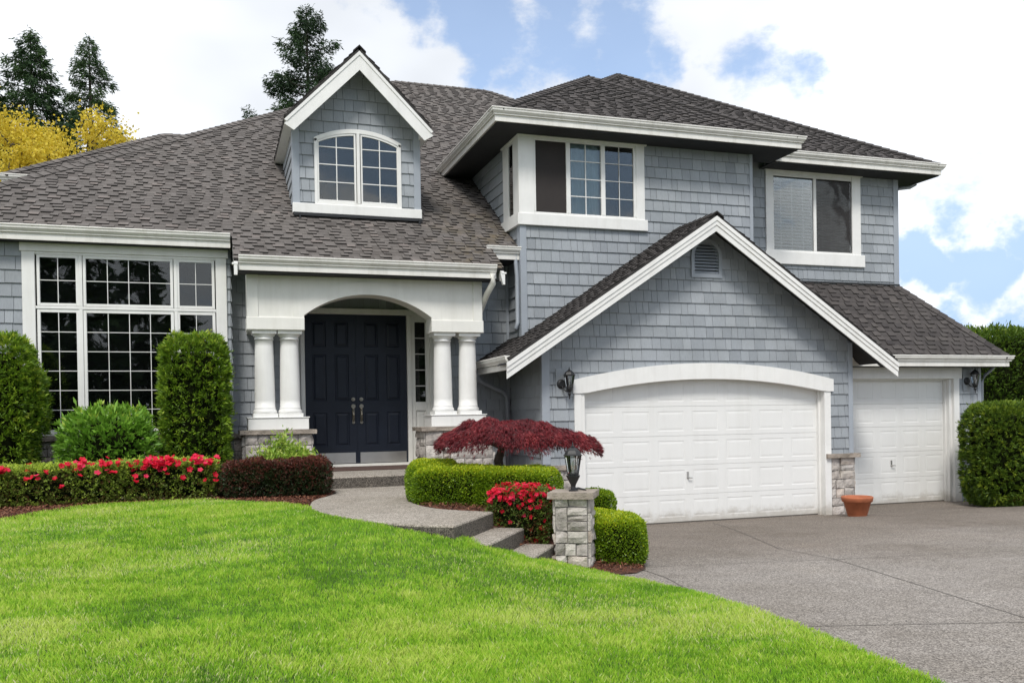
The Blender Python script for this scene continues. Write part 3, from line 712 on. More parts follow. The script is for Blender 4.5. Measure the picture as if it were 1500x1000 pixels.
# gable vent
mb = MB(); vx0, vx1, vz0, vzs = 8.40, 9.04, 4.52, 4.92; cx, hw = 8.72, .32
def ring(hw_, top, bot, n=20):
    p = [(cx-hw_, bot)] + [(cx-hw_*math.cos(math.pi*i/n), vzs+hw_*math.sin(math.pi*i/n)) for i in range(n+1)] + [(cx+hw_, bot)]
    return p
o_, i_ = ring(.32, 0, vz0), ring(.255, 0, vz0+.075)
for k in range(len(o_)):
    j = (k+1) % len(o_)
    a, b, c, d = o_[k], o_[j], i_[j], i_[k]; yf, yb = YG-.05, YG+.0
    mb.face([(a[0], yf, a[1]), (d[0], yf, d[1]), (c[0], yf, c[1]), (b[0], yf, b[1])]); mb.face([(a[0], yf, a[1]), (b[0], yf, b[1]), (b[0], yb, b[1]), (a[0], yb, a[1])]); mb.face([(d[0], yf, d[1]), (d[0], YG+.05, d[1]), (c[0], YG+.05, c[1]), (c[0], yf, c[1])])
vent = mb.build('gable_vent', M['grey_trim'], house)
mb = MB(); z = vz0+.085
while z < vzs+.25:
    hw_ = .255 if z < vzs else math.sqrt(max(0, .255**2-(z-vzs)**2))
    if hw_ > .05: mb.prism([(cx-hw_, YG-.030, z), (cx-hw_, YG+.03, z+.045), (cx-hw_, YG+.03, z+.055), (cx-hw_, YG-.030, z+.012)], (2*hw_, 0, 0))
    z += .058
mb.build('louvre', M['grey_trim'], vent)
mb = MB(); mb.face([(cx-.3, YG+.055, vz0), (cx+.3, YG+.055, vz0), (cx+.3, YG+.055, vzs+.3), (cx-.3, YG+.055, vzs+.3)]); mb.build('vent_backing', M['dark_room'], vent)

# garage gable roof: ridge runs back, slopes left and right
GX0, GX1 = 4.65, 12.64
def groof(side, yend, xlo, xhi, name, mats, seed, ystart=RY):
    # slope plane; u along Y, v up the slope from the eave
    k = sl(GP)
    if side < 0: O = (GX0, ystart, gz(GX0)); U = (0, 1, 0); S = (1/k, 0, GP/k); v = lambda x: (x-GX0)*k
    else: O = (GX1, ystart, gz(GX1)); U = (0, 1, 0); S = (-1/k, 0, GP/k); v = lambda x: (GX1-x)*k
    regs = []
    for xa, xb, ye in zip(xlo, xhi, yend):
        va, vb = sorted((v(xa), v(xb))); regs.append([(0, va), (ye-ystart, va), (ye-ystart, vb), (0, vb)])
    return roof(name, O, U, S, regs, house, mats, seed, thick=.045)
g1 = groof(-1, (16.45, 15.74), (GX0, XG0-.02), (XG0-.02, RX), 'gable_roof', RMD, 31)
g2 = groof(1, (15.9,), (GX1,), (RX,), 'gable_roof', RMD, 32)
caps('ridge_cap', (RX, RY-.02, RZ), (RX, 15.74, RZ), (-GP, 0, 1), (GP, 0, 1), g1, [M['shingle_dark'], M['butt']], 8, .14)
# rake boards, three stepped bands, plumb cut at the eaves
mb = MB()
def band(top, bot, y, yb):
    for s_, xe in ((-1, GX0+.0), (1, GX1-.02)):
        mb.prism([(RX, y, RZ-top), (xe, y, gz(xe)-top), (xe, y, gz(xe)-bot), (RX, y, RZ-bot)], (0, yb-y, 0))
band(.05, .125, RY-.022, RY+.03); band(.125, .205, RY-.006, RY+.03); band(.205, .318, RY+.010, RY+.035)
mb.build('rake_board', M['white'], house)
mb = MB()
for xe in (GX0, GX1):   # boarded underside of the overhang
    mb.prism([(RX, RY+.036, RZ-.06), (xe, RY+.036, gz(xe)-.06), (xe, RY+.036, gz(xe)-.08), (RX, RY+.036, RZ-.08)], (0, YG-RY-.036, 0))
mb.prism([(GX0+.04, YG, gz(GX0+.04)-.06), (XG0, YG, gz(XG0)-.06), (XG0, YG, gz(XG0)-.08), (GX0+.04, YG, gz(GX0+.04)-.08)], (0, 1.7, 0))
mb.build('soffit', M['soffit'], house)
gutter([(GX0-.02, 16.40, gz(GX0)+.075), (GX0-.02, RY+.07, gz(GX0)+.075)], house)

# --- second storey, front (with the corner window)
uholes = [(5.46-XG0, 8.0-XG0, 5.60, 7.26)]
def rb(y): return 5.12+PM*(y-15.72)
siding('upper_wall', (XG0, YB, 0), (1, 0, 0), (0, -1, 0), [[(.02, 3.0), (XB1-XG0-.02, 3.0), (XB1-XG0-.02, 7.32), (.02, 7.32)]], house, uholes, seed=6)
siding('upper_side_wall', (XG0, 19.6, 0), (0, -1, 0), (-1, 0, 0), [[(0, 2.9), (19.6-YB, 2.9), (19.6-YB, 7.32), (0, 7.32)]], house, [(19.6-16.62, 4, 5.6, 7.26)], seed=7, wmin=.4, wmax=.8)
siding('upper_wall', (10.38, YU, 0), (1, 0, 0), (0, -1, 0), [[(0, 4.6), (XU1-10.38-.02, 4.6), (XU1-10.38-.02, 7.36), (0, 7.36)]], house, [(11.34-10.38, 13.7-10.38, 5.25, 7.3)], seed=9)
mb = MB()
mb.cbox((XG0-.03, YB-.034, 3.0), (XG0+.095, YB+.05, 5.54)); mb.box((XG0-.034, YB+.05, 2.9), (XG0+.002, YB+.13, 5.54))
mb.cbox((XB1-.075, YB-.034, 4.0), (XB1+.0, YB+.0, 7.30)); mb.box((XB1-.02, YB+.001, 4.0), (XB1+.012, YU, 7.30))
mb.cbox((XU1-.11, YU-.034, 4.75), (XU1+.03, YU+.08, 7.30)); mb.box((XU1-.06, YU+.081, 4.6), (XU1+.012, 22, 7.25))
mb.build('corner_board', M['grey_trim'], house)
siding('bay_return_wall', (XB1+.012, YB+.03, 0), (0, 1, 0), (1, 0, 0), [[(0, 4.4), (.8, 4.4), (.8, 7.3), (0, 7.3)]], house, (), seed=10)

def muntins(par, x0, x1, z0, z1, y, nc, nr, wdt=.016, Ymap=None):
    m = MB()
    for i in range(1, nc): c = x0+(x1-x0)*i/nc; m.box((c-wdt/2, y-.006, z0), (c+wdt/2, y+.006, z1))
    for k in range(1, nr): c = z0+(z1-z0)*k/nr; m.box((x0, y-.0075, c-wdt/2), (x1, y+.0075, c+wdt/2))
    return m.build('muntin', M['white'], par)
def pane(par, x0, x1, z0, z1, y, m='glass', name='pane'):
    p = MB(); p.box((x0, y, z0), (x1, y+.006, z1)); return p.build(name, M[m], par)
def sash(mb, x0, x1, z0, z1, y, wd=.045, dep=.05):
    """picture-frame sash: opening is x0..x1 / z0..z1, frame lies outside it"""
    mb.cbox((x0-wd, y, z0-wd), (x0, y+dep, z1+wd), .005); mb.cbox((x1, y, z0-wd), (x1+wd, y+dep, z1+wd), .005)
    mb.box((x0, y+.002, z1), (x1, y+dep, z1+wd)); mb.box((x0, y+.002, z0-wd), (x1, y+dep, z0))
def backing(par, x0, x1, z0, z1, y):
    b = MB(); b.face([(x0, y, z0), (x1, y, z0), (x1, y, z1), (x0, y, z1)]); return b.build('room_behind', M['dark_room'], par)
def blinds(par, x0, x1, z0, z1, y, pitch=.070):
    b = MB(); z = z0
    while z < z1:
        b.prism([(x0, y-.018, z), (x0, y+.018, z+.030), (x0, y+.018, z+.033), (x0, y-.018, z+.003)], (x1-x0, 0, 0)); z += pitch
    for f in (.22, .5, .78): b.box((x0+(x1-x0)*f-.003, y-.022, z0), (x0+(x1-x0)*f+.003, y-.019, z1))
    b.box((x0, y-.025, z1-.05), (x1, y+.02, z1)); return b.build('blind', M['blind'], par)

# corner window on the upper front: casing wraps the corner
W0 = YB-.05
mb = MB()
mb.cbox((5.41, W0-.012, 7.18), (8.045, YB+.02, 7.335)); mb.cbox((5.39, W0-.03, 5.54), (8.04, YB+.02, 5.752))
mb.cbox((5.425, W0, 5.752), (5.725, YB+.02, 7.18)); mb.cbox((7.815, W0, 5.752), (7.995, YB+.02, 7.18))
mb.cbox((5.725, W0+.012, 5.752), (7.815, YB+.02, 5.80)); mb.cbox((5.725, W0+.012, 7.125), (7.815, YB+.02, 7.18))
for a, b in ((5.725, 5.765), (6.375, 6.46), (7.085, 7.172), (7.765, 7.815)): mb.cbox((a, W0+.008, 5.80), (b, YB+.02, 7.125))
# side part
mb.box((5.41, YB+.021, 7.18), (5.45, 16.72, 7.335)); mb.box((5.39, YB+.021, 5.54), (5.45, 16.72, 5.752))
mb.box((5.425, YB+.021, 5.752), (5.46, 16.03, 7.18)); mb.box((5.425, 16.30, 5.752), (5.46, 16.64, 7.18)); mb.box((5.43, 16.03, 5.752), (5.46, 16.30, 5.80)); mb.box((5.43, 16.03, 7.12), (5.46, 16.30, 7.18))
wn = mb.build('window', M['white'], house); wn['label'] = 'corner window under the second storey eave'
yp = YB-.012
pane(wn, 5.765, 6.375, 5.80, 7.125, yp, 'screen', 'insect_screen')
pane(wn, 6.46, 7.085, 5.80, 7.125, yp); muntins(wn, 6.46, 7.085, 5.80, 7.125, yp-.008, 2, 4)
pane(wn, 7.172, 7.765, 5.80, 7.125, yp); muntins(wn, 7.172, 7.765, 5.80, 7.125, yp-.008, 2, 4, .010)
cu = MB(); nn = 30
for i in range(nn):
    a, b = 6.52+.6*i/nn, 6.52+.6*(i+1)/nn; ya, yb = YB+.08+.015*math.sin(i*1.1), YB+.08+.015*math.sin((i+1)*1.1); cu.face([(a, ya, 5.75), (b, yb, 5.75), (b, yb, 7.2), (a, ya, 7.2)])
cu.build('curtain', M['curtain'], wn)
backing(wn, 5.72, 7.85, 5.7, 7.2, YB+.2)
sc = MB(); sc.face([(7.172, YB+.01, 5.8), (7.765, YB+.01, 5.8), (7.765, YB+.01, 7.125), (7.172, YB+.01, 7.125)]); sc.build('insect_screen', M['screen'], wn)
p = MB(); p.box((5.436, 16.03, 5.80), (5.442, 16.30, 7.12)); p.build('pane', M['glass'], wn)
p = MB()
for k in range(24): p.box((5.47, 16.03, 5.82+k*.054), (5.475, 16.30, 5.85+k*.054))
p.build('blind', M['blind'], wn)

# blinds window on the upper right
W0 = YU-.05; mb = MB()
mb.cbox((11.278, W0-.012, 7.185), (13.79, YU+.02, 7.343)); mb.cbox((11.25, W0-.03, 5.19), (13.815, YU+.02, 5.455))
mb.cbox((11.29, W0, 5.455), (11.485, YU+.02, 7.185)); mb.cbox((13.505, W0, 5.455), (13.735, YU+.02, 7.185))
mb.cbox((12.50, W0+.01, 5.50), (12.575, YU+.02, 7.08)); mb.cbox((11.485, W0+.012, 5.455), (13.505, YU+.02, 5.50)); mb.cbox((11.485, W0+.012, 7.08), (13.505, YU+.02, 7.185))
wn = mb.build('window', M['white'], house); wn['label'] = 'upper right window with closed blinds'
pane(wn, 11.485, 12.50, 5.50, 7.08, YU-.02); pane(wn, 12.575, 13.505, 5.50, 7.08, YU-.02)
blinds(wn, 11.49, 12.495, 5.52, 7.07, YU+.05)
b2 = blinds(wn, 12.58, 13.45, 5.52, 7.07, YU+.05)
sm, snt, sb = mat('see_through_screen'); sb.inputs['Base Color'].default_value = (.03, .027, .026, 1); sb.inputs['Roughness'].default_value = .9; sb.inputs['Alpha'].default_value = .6; M['mesh'] = sm
s = MB(); s.face([(12.575, YU-.024, 5.5), (13.46, YU-.024, 5.5), (13.46, YU-.024, 7.08), (12.575, YU-.024, 7.08)]); s.build('insect_screen', M['mesh'], wn)
backing(wn, 11.4, 13.6, 5.4, 7.15, YU+.14)

# upper roofs
EZ = 7.383; E0 = 15.10; EX0, EX1 = 4.76, 11.24; EU = 15.97; EXR = 15.55
k = sl(PU); S_ = (0, 1/k, PU/k)
hb = (EX1-EX0)/2
r1 = roof('bay_roof', (EX0, E0, EZ), (1, 0, 0), S_, [[(0, 0), (EX1-EX0, 0), (hb, hb*k)]], house, RMD, 41)
pk = (EXR-EX0)/2; px_, py_ = EX0+pk, EU+pk
r2 = roof('upper_roof', (EX0, EU, EZ), (1, 0, 0), S_, [[(2.0, 0), (EXR-EX0, 0), (pk, pk*k), (2.0, 2.0*k)]], house, RMD, 42)
mb = MB(); zb = lambda d: EZ+PU*d
mb.face([(EX0, E0, EZ), (EX0+hb, E0+hb, zb(hb)), (EX0+hb, EU+hb+.0, zb(hb)), (px_, py_, zb(pk)), (EX0, EU+2*pk, EZ)])
mb.face([(EX1, E0, EZ), (EX1, EU, EZ), (EX0+hb, EU+hb, zb(hb)), (EX0+hb, E0+hb, zb(hb))])
mb.face([(EXR, EU, EZ), (EXR, EU+2*pk, EZ), (px_, py_, zb(pk))]); mb.face([(EX0, EU+2*pk, EZ), (px_, py_, zb(pk)), (EXR, EU+2*pk, EZ)])
mb.build('upper_roof', M['shingle_dark'], house)
nf, nl, nr = (0, -PU, 1), (-PU, 0, 1), (PU, 0, 1); CM = [M['shingle_dark'], M['butt']]
caps('hip_cap', (EX0+.08, E0+.08, EZ+.072), (EX0+hb, E0+hb, zb(hb)), nf, nl, r1, CM, 51)
caps('hip_cap', (EX1-.08, E0+.08, EZ+.072), (EX0+hb, E0+hb, zb(hb)), nf, nr, r1, CM, 52)
caps('hip_cap', (EXR-.08, EU+.08, EZ+.072), (px_, py_, zb(pk)), nf, nr, r2, CM, 53)
caps('hip_cap', (EX0+hb, EU+hb, zb(hb)), (px_, py_, zb(pk)), nf, nl, r2, CM, 54)
caps('ridge_cap', (EX0+hb, E0+hb-.02, zb(hb)), (EX0+hb, EU+hb, zb(hb)), nl, nr, r1, CM, 55)
gutter([(EX0-.02, 19.55, EZ+.072), (EX0-.02, E0-.02, EZ+.072), (EX1+.02, E0-.02, EZ+.072), (EX1+.02, EU-.04, EZ+.072)], house)
gutter([(EX1-.5, EU-.02, EZ+.072), (EXR+.02, EU-.02, EZ+.072), (EXR+.02, EU+6, EZ+.072)], house)
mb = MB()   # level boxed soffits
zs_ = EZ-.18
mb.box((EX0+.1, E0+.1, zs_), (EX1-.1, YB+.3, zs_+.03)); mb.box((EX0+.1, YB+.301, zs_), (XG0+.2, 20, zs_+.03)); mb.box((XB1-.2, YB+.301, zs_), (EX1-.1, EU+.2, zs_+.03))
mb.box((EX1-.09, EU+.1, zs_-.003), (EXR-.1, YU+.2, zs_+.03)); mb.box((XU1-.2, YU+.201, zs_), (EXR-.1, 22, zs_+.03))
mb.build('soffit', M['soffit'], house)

# --- right garage bay
S1 = 15.70
mb = MB()
mb.cbox((11.9, S1-.04, 2.685), (15.63, S1+.06, 2.945)); mb.cbox((15.408, S1-.036, .32), (15.558, S1+.06, 2.684)); mb.cbox((15.395, S1-.055, .0), (15.575, S1+.06, .319))
mb.box((15.33, S1+.03, 0), (15.407, S1+.19, 2.684)); mb.box((11.97, S1+.061, 2.66), (15.4, S1+.19, 2.70)); mb.box((15.29, S1+.11, 0), (15.329, S1+.165, 2.66))
mb.build('garage_door_trim', M['white'], house)
gd2 = garage_door(12.30, 15.328, 2.68, S1+.17, 5, [.567, 1.121, 1.661, 2.156])
door_handle(13.879, .875, S1+.17, gd2)
siding('garage_wall', (15.5, S1, 0), (1, 0, 0), (0, -1, 0), [[(0, .3), (.66, .3), (.66, 3.0), (0, 3.0)]], house, [(-1, .06, 0, 2.9)], seed=14)
mb = MB(); mb.cbox((16.07, S1-.034, .3), (16.17, S1+.05, 2.95)); mb.box((16.1, S1+.05, 0), (16.14, 20, 2.95)); mb.cbox((15.575, S1-.05, 0), (16.18, S1+.05, .31)); mb.build('corner_board', M['grey_trim'], house)
# skirt roof over it
QZ, QY, QX, QT = 3.085, 15.18, 16.58, 4.82
PS = (QT-QZ)/(YU-QY); ks = sl(PS)
r3 = roof('skirt_roof', (10.6, QY, QZ), (1, 0, 0), (0, 1/ks, PS/ks), [[(0.6, 0), (QX-10.6, 0), (XU1-10.6, (YU-QY)*ks), (.6, (YU-QY)*ks)]], house, RMD, 61)
mb = MB(); mb.face([(QX, QY, QZ), (QX, 22, QZ), (XU1, 22, QT), (XU1, YU, QT)]); mb.build('skirt_roof', M['shingle_dark'], house)
ns = ((QT-QZ)/(QX-XU1), 0, 1)
caps('hip_cap', (QX-.08, QY+.06, QZ+.07), (XU1, YU, QT), (0, -PS, 1), ns, r3, CM, 62)
gutter([(11.2, QY-.02, QZ+.078), (QX+.02, QY-.02, QZ+.078), (QX+.02, 20, QZ+.078)], house)
mb = MB(); mb.box((11.9, QY+.09, QZ-.16), (QX-.1, S1+.2, QZ-.13)); mb.build('soffit', M['soffit'], house)
mb = MB(); mb.box((11.2, YU-.045, QT+.0), (XU1+.03, YU-.02, QT+.03)); mb.build('flashing', M['black'], house)
# --- main roof over the entry side
MZ, MY = 5.068, 15.72; MX0 = -4.90
km = sl(PM); V0 = -(MY-15.0)*km
mr_ = lambda y: (y-MY)*km
RYM = 25.80; d_ = RYM-MY
rm = roof('main_roof', (0, MY, MZ), (1, 0, 0), (0, 1/km, PM/km),
    [[(MX0, 0), (XG0-.03, 0), (XG0-.03, mr_(RYM)), (MX0+d_, mr_(RYM))],
     [(XG0-.03, mr_(17.0)), (12.0, mr_(17.0)), (12.0, mr_(21.8)), (7.95, mr_(RYM)), (XG0-.03, mr_(RYM))],
     [(.37, mr_(15.03)), (4.89, mr_(15.03)), (4.89, 0), (.37, 0)]], house, RM, 71, voff=V0)
zr = MZ+PM*d_
mb = MB(); mb.face([(MX0, MY, MZ), (MX0+d_, RYM, zr), (MX0, RYM+d_, MZ)]); mb.face([(MX0, RYM+d_, MZ), (MX0+d_, RYM, zr), (7.95, RYM, zr), (12, RYM+d_, MZ)]); mb.face([(7.95, RYM, zr), (12, 21.8, MZ+PM*6.05), (12, RYM+d_, MZ)])
mb.build('main_roof', M['shingle'], house)
CL = [M['shingle'], M['butt']]
caps('hip_cap', (MX0+.1, MY+.1, MZ+.06), (MX0+d_, RYM, zr), (0, -PM, 1), (-PM, 0, 1), rm, CL, 72)
caps('ridge_cap', (MX0+d_, RYM, zr), (7.95, RYM, zr), (0, -PM, 1), (0, PM, 1), rm, CL, 73)
caps('hip_cap', (11.5, RYM-3.55, MZ+PM*(d_-3.55)), (7.95, RYM, zr), (0, -PM, 1), (PM, 0, 1), rm, CL, 74)
GZ_ = MZ+.070
gutter([(-5.0, MY-.02, GZ_), (.34, MY-.02, GZ_)], house, FAS2); gutter([(4.80, MY-.02, GZ_), (XG0-.01, MY-.02, GZ_)], house, FAS2)
PZ = MZ-PM*(MY-15.0)
gutter([(.445, 14.98, PZ+.072), (4.76, 14.98, PZ+.072)], house, FAS2)
# little rake returns at both ends of the porch eave
mb = MB()
for x in (.405, 4.865):
    mb.prism([(x-.03, 15.02, PZ-.05), (x-.03, MY+.5, PZ+PM*(MY+.48-15)-.05), (x-.03, MY+.5, PZ+PM*(MY+.48-15)-.22), (x-.03, 15.08, PZ-.20)], (.06, 0, 0))
mb.box((.345, 14.985, PZ-.085), (.435, 15.075, PZ-.055)); mb.box((.375, 14.99, PZ-.25), (.425, 15.06, PZ-.085)); mb.box((4.84, 14.985, PZ-.085), (4.925, 15.075, PZ-.055)); mb.prism([(4.82, 14.99, PZ-.085), (4.90, 14.99, PZ-.085), (4.90, 14.99, PZ-.27), (4.865, 14.99, PZ-.27)], (0, .07, 0))
mb.build('rake_board', M['white'], house)
mb = MB()
mb.box((-5.0, MY+.1, GZ_-.24), (.33, YL+.1, GZ_-.21)); mb.box((4.9, MY+.1, GZ_-.24), (XG0-.01, YE+.1, GZ_-.21)); mb.box((.38, 15.1, PZ-.18), (4.86, 15.45, PZ-.15))
mb.build('soffit', M['soffit'], house)

# rear wing of the roof at far left
wz, wy, wx = 7.38, 22.0, -4.3; wh = 3.25
rw = roof('rear_roof', (wx, wy, wz), (1, 0, 0), (0, 1/km, PM/km), [[(0, 0), (6.5, 0), (6.5, wh*km), (wh, wh*km)]], house, RM, 81)
mb = MB(); mb.face([(wx, wy, wz), (wx+wh, wy+wh, wz+PM*wh), (wx, wy+2*wh, wz)]); mb.face([(wx, wy+2*wh, wz), (wx+wh, wy+wh, wz+PM*wh), (2.2, wy+wh, wz+PM*wh), (2.2, wy+2*wh, wz)]); mb.build('rear_roof', M['shingle'], house)
caps('hip_cap', (wx+.06, wy+.06, wz+.06), (wx+wh, wy+wh, wz+PM*wh), (0, -PM, 1), (-PM, 0, 1), rw, CL, 82)
caps('ridge_cap', (2.2, wy+wh, wz+PM*wh), (wx+wh, wy+wh, wz+PM*wh), (0, -PM, 1), (0, PM, 1), rw, CL, 83)
gutter([(wx-.02, wy+6, wz+.072), (wx-.02, wy-.02, wz+.072), (1.0, wy-.02, wz+.072)], house)
mb = MB(); mb.box((wx+.7, wy+.6, 3), (1.5, wy+6, wz-.1)); mb.build('rear_wall', M['siding'], house)
mb = MB(); mb.box((wx+.1, wy+.1, wz-.17), (1.5, wy+.62, wz-.14)); mb.build('soffit', M['soffit'], house)

# --- tall window wall and entry wall
siding('window_wall', (-5.0, YL, 0), (1, 0, 0), (0, -1, 0), [[(0, 1.80), (5.33, 1.80), (5.33, 4.93), (0, 4.93)]], house, [(5-2.80, 5+.25, 1.8, 4.9)], seed=15)
siding('window_wall', (.33, YL, 0), (0, 1, 0), (1, 0, 0), [[(0, .9), (.5, .9), (.5, 4.93), (0, 4.93)]], house, (), seed=16)
siding('entry_wall', (.33, YE, 0), (1, 0, 0), (0, -1, 0), [[(0, 1.80), (XG0-.33, .9), (XG0-.33, 5.3), (0, 5.3)]], house, [(1.42-.33, 4.05-.33, .8, 4.30)], seed=17)
mb = MB(); mb.box((XG0-.075, YE-.034, 1.0), (XG0-.022, YE+.02, 5.2)); mb.build('corner_board', M['grey_trim'], house)
stones('stone_veneer', (-5, YL-.02, .6), (1, 0, 0), (0, -1, 0), 5.33, 1.14, house, 24); ledge('stone_ledge', (-5, YL-.12, 1.745), (.36, YL+.05, 1.82), house, 6)
stones('stone_veneer', (.33, YE-.02, .6), (1, 0, 0), (0, -1, 0), 1.2, 1.12, house, 25); ledge('stone_ledge', (.34, YE-.11, 1.72), (1.5, YE+.05, 1.80), house, 7)

W0 = YL-.05; mb = MB()
mb.cbox((-2.846, W0-.014, 4.765), (.306, YL+.02, 4.95)); mb.cbox((-2.82, W0, 1.825), (-2.635, YL+.02, 4.764)); mb.cbox((.10, W0, 1.825), (.275, YL+.02, 4.764))
mb.cbox((-2.634, W0+.006, 4.725), (.099, YL+.03, 4.763)); mb.cbox((-2.634, W0-.01, 1.825), (.099, YL+.03, 1.875)); mb.cbox((-2.634, W0+.006, 3.855), (.099, YL+.03, 3.90))
for x in (-1.975, -.535): mb.cbox((x-.028, W0+.006, 1.876), (x+.028, YL+.03, 3.854)); mb.cbox((x-.028, W0+.006, 3.901), (x+.028, YL+.03, 4.724))
SP = [(-2.565, -2.045, 2), (-1.895, -.618, 4), (-.476, .038, 2)]
for a, b, nc in SP:
    sash(mb, a, b, 1.925, 3.805, W0+.016, .048, .06); sash(mb, a, b, 3.952, 4.68, W0+.016, .044, .06)
wn = mb.build('window', M['white'], house); wn['label'] = 'tall three part window with white grilles behind the shrubs'
for a, b, nc in SP:
    pane(wn, a, b, 1.925, 3.805, YL-.012); pane(wn, a, b, 3.952, 4.68, YL-.012)
    muntins(wn, a, b, 1.925, 3.805, YL-.020, nc, 6, .0105); muntins(wn, a, b, 3.952, 4.68, YL-.020, nc, 2, .0105)
backing(wn, -2.8, .26, 1.8, 4.9, YL+.25)

# --- dormer
DY, DX0, DX1 = 16.67, 1.478, 3.772; DC = (DX0+DX1)/2; DA, DE, DF = 8.672, 1.345, 16.22
def dz(x): return DA-1.0*abs(x-DC)
dm = MB(); dm.box((DX0+.05, DY+.2, 5.6), (DX1-.05, 20, 7.0)); dorm = dm.build('dormer', M['dark_room'], house)
hol = [(1.885-DX0, 3.39-DX0, 5.9, 7.11)]
for i in range(10):
    xa = 1.90+1.47*i/10; xb = xa+.147; hol.append((xa-DX0, xb-DX0, 6.9, min(arc(1.84, 3.435, 7.125, 7.33, xa), arc(1.84, 3.435, 7.125, 7.33, xb))-.03))
siding('wall', (DX0, DY, 0), (1, 0, 0), (0, -1, 0), [[(.02, 5.7), (DX1-DX0-.02, 5.7), (DX1-DX0-.02, dz(DX1)-.06), (DC-DX0, DA-.08), (.02, dz(DX0)-.06)]], dorm, hol, seed=18)
siding('wall', (DX0, 20.5, 0), (0, -1, 0), (-1, 0, 0), [[(0, 5.6), (20.5-DY, 5.6), (20.5-DY, 7.40), (0, 7.40)]], dorm, (), seed=19, wmin=.4, wmax=.8)
siding('wall', (DX1, DY, 0), (0, 1, 0), (1, 0, 0), [[(0, 5.6), (3.4, 5.6), (3.4, 7.40), (0, 7.40)]], dorm, (), seed=20)
mb = MB()
mb.cbox((DX0-.03, DY-.034, 5.915), (DX0+.10, DY+.05, dz(DX0)-.07)); mb.cbox((DX1-.10, DY-.034, 5.915), (DX1+.03, DY+.05, dz(DX1)-.07)); mb.box((DX0-.03, DY+.051, 5.8), (DX0+.004, DY+.13, 7.38))
mb.build('corner_board', M['grey_trim'], dorm)
mb = MB(); mb.cbox((DX0-.035, DY-.085, 5.742), (DX1+.035, DY+.02, 5.918), .01); mb.build('sill_board', M['white'], dorm)
k2 = sl(1.0)
for s_, nm in ((1, 'roof'), (-1, 'roof')):
    O = (DC-DE*s_, DF, dz(DC-DE)); S = (s_/k2, 0, 1/k2)
    roof(nm, O, (0, 1, 0), S, [[(0, 0), (19.2-DF, 0), (21.2-DF, DE*k2), (0, DE*k2)]], dorm, RM, 91+s_, thick=.04)
caps('ridge_cap', (DC, DF-.02, DA), (DC, 21.2, DA), (-1, 0, 1), (1, 0, 1), dorm, CL, 93, .13)
mb = MB()
def dband(top, bot, y, yb):
    for xe in (DC-DE+.01, DC+DE-.01):
        si = 1 if xe > DC else -1; xi = xe-si*(bot-top)*.62
        mb.prism([(DC, y, DA-top), (xe, y, dz(xe)-top), (xi, y, dz(xi)-bot+.0), (DC, y, DA-bot)], (0, yb-y, 0))
dband(.065, .135, DF-.006, DF+.03); dband(.135, .40, DF+.008, DF+.03)
for si in (-1, 1):   # painted underside and eave return
    xe = DC+si*DE; xw = DX0 if si < 0 else DX1
    mb.prism([(xe-si*.02, DF+.031, dz(xe)-.07), (xw, DF+.031, dz(xw)-.07), (xw, DF+.031, dz(xw)-.30), (xe-si*.17, DF+.031, dz(xe)-.10)], (0, 2.9, 0))
    mb.prism([(DC, DF+.031, DA-.075), (xw, DF+.031, dz(xw)-.075), (xw, DF+.031, dz(xw)-.095), (DC, DF+.031, DA-.095)], (0, DY-DF-.03, 0))
mb.build('rake_board', M['white'], dorm)
# arched double casement
mb = MB(); yf, yb = DY-.05, DY+.02; n = 24
def awin(x): return arc(1.841, 3.433, 7.123, 7.325, x)
xs = [1.841+(3.433-1.841)*i/n for i in range(n+1)]
cs_ = .055
for i in range(n):
    a, b = xs[i], xs[i+1]
    mb.prism([(a, yf, awin(a)-cs_-.02), (b, yf, awin(b)-cs_-.02), (b, yf, awin(b)), (a, yf, awin(a))], (0, yb-yf, 0))
mb.cbox((1.841, yf, 5.919), (1.895, yb, 7.11)); mb.cbox((3.379, yf, 5.919), (3.433, yb, 7.11)); mb.cbox((1.895, yf, 5.919), (3.379, yb, 5.965)); mb.cbox((2.607, yf-.004, 5.965), (2.666, yb, 7.275))
for a, b in ((1.922, 2.560), (2.710, 3.352)):
    for x in (a-.028, b): mb.cbox((x, yf+.012, 5.965), (x+.03 if x < a else x+.035, yb, awin(x)-.03))
    mb.cbox((a, yf+.012, 5.965), (b, yb, 6.012))
    for i in range(12):
        p, q = a+(b-a)*i/12, a+(b-a)*(i+1)/12
        mb.prism([(p, yf+.012, awin(p)-.115), (q, yf+.012, awin(q)-.115), (q, yf+.012, awin(q)-.06), (p, yf+.012, awin(p)-.06)], (0, .05, 0))
mb.build('window_frame', M['white'], dorm)
for a, b in ((1.922, 2.560), (2.710, 3.352)):
    pts = [(a, 6.012), (b, 6.012)] + [(b-(b-a)*i/10, awin(b-(b-a)*i/10)-.11) for i in range(11)]
    p = MB(); p.prism([(x, DY-.014, z) for x, z in pts], (0, .006, 0)); p.build('pane', M['glass'], dorm)
    m_ = MB(); c = (a+b)/2; m_.box((c-.008, DY-.03, 6.012), (c+.008, DY-.015, awin(c)-.11))
    for z in (6.338, 6.655, 6.972): m_.box((a, DY-.031, z-.008), (b, DY-.0145, z+.008))
    m_.build('muntin', M['white'], dorm)
b_ = MB(); b_.face([(1.86, DY+.19, 5.9), (3.42, DY+.19, 5.9), (3.42, DY+.19, 7.35), (1.86, DY+.19, 7.35)]); b_.build('room_behind', M['dark_room'], dorm)
mb = MB()
for x in (1.56, 3.74): mb.prism([(x-.02, DY-.16, 5.62), (x+.02, DY-.16, 5.62), (x, DY-.16, 5.742)], (0, .04, 0))
mb.box((DX0-.02, DY-.10, 5.69), (DX1+.02, DY, 5.742)); mb.build('flashing', M['black'], dorm)

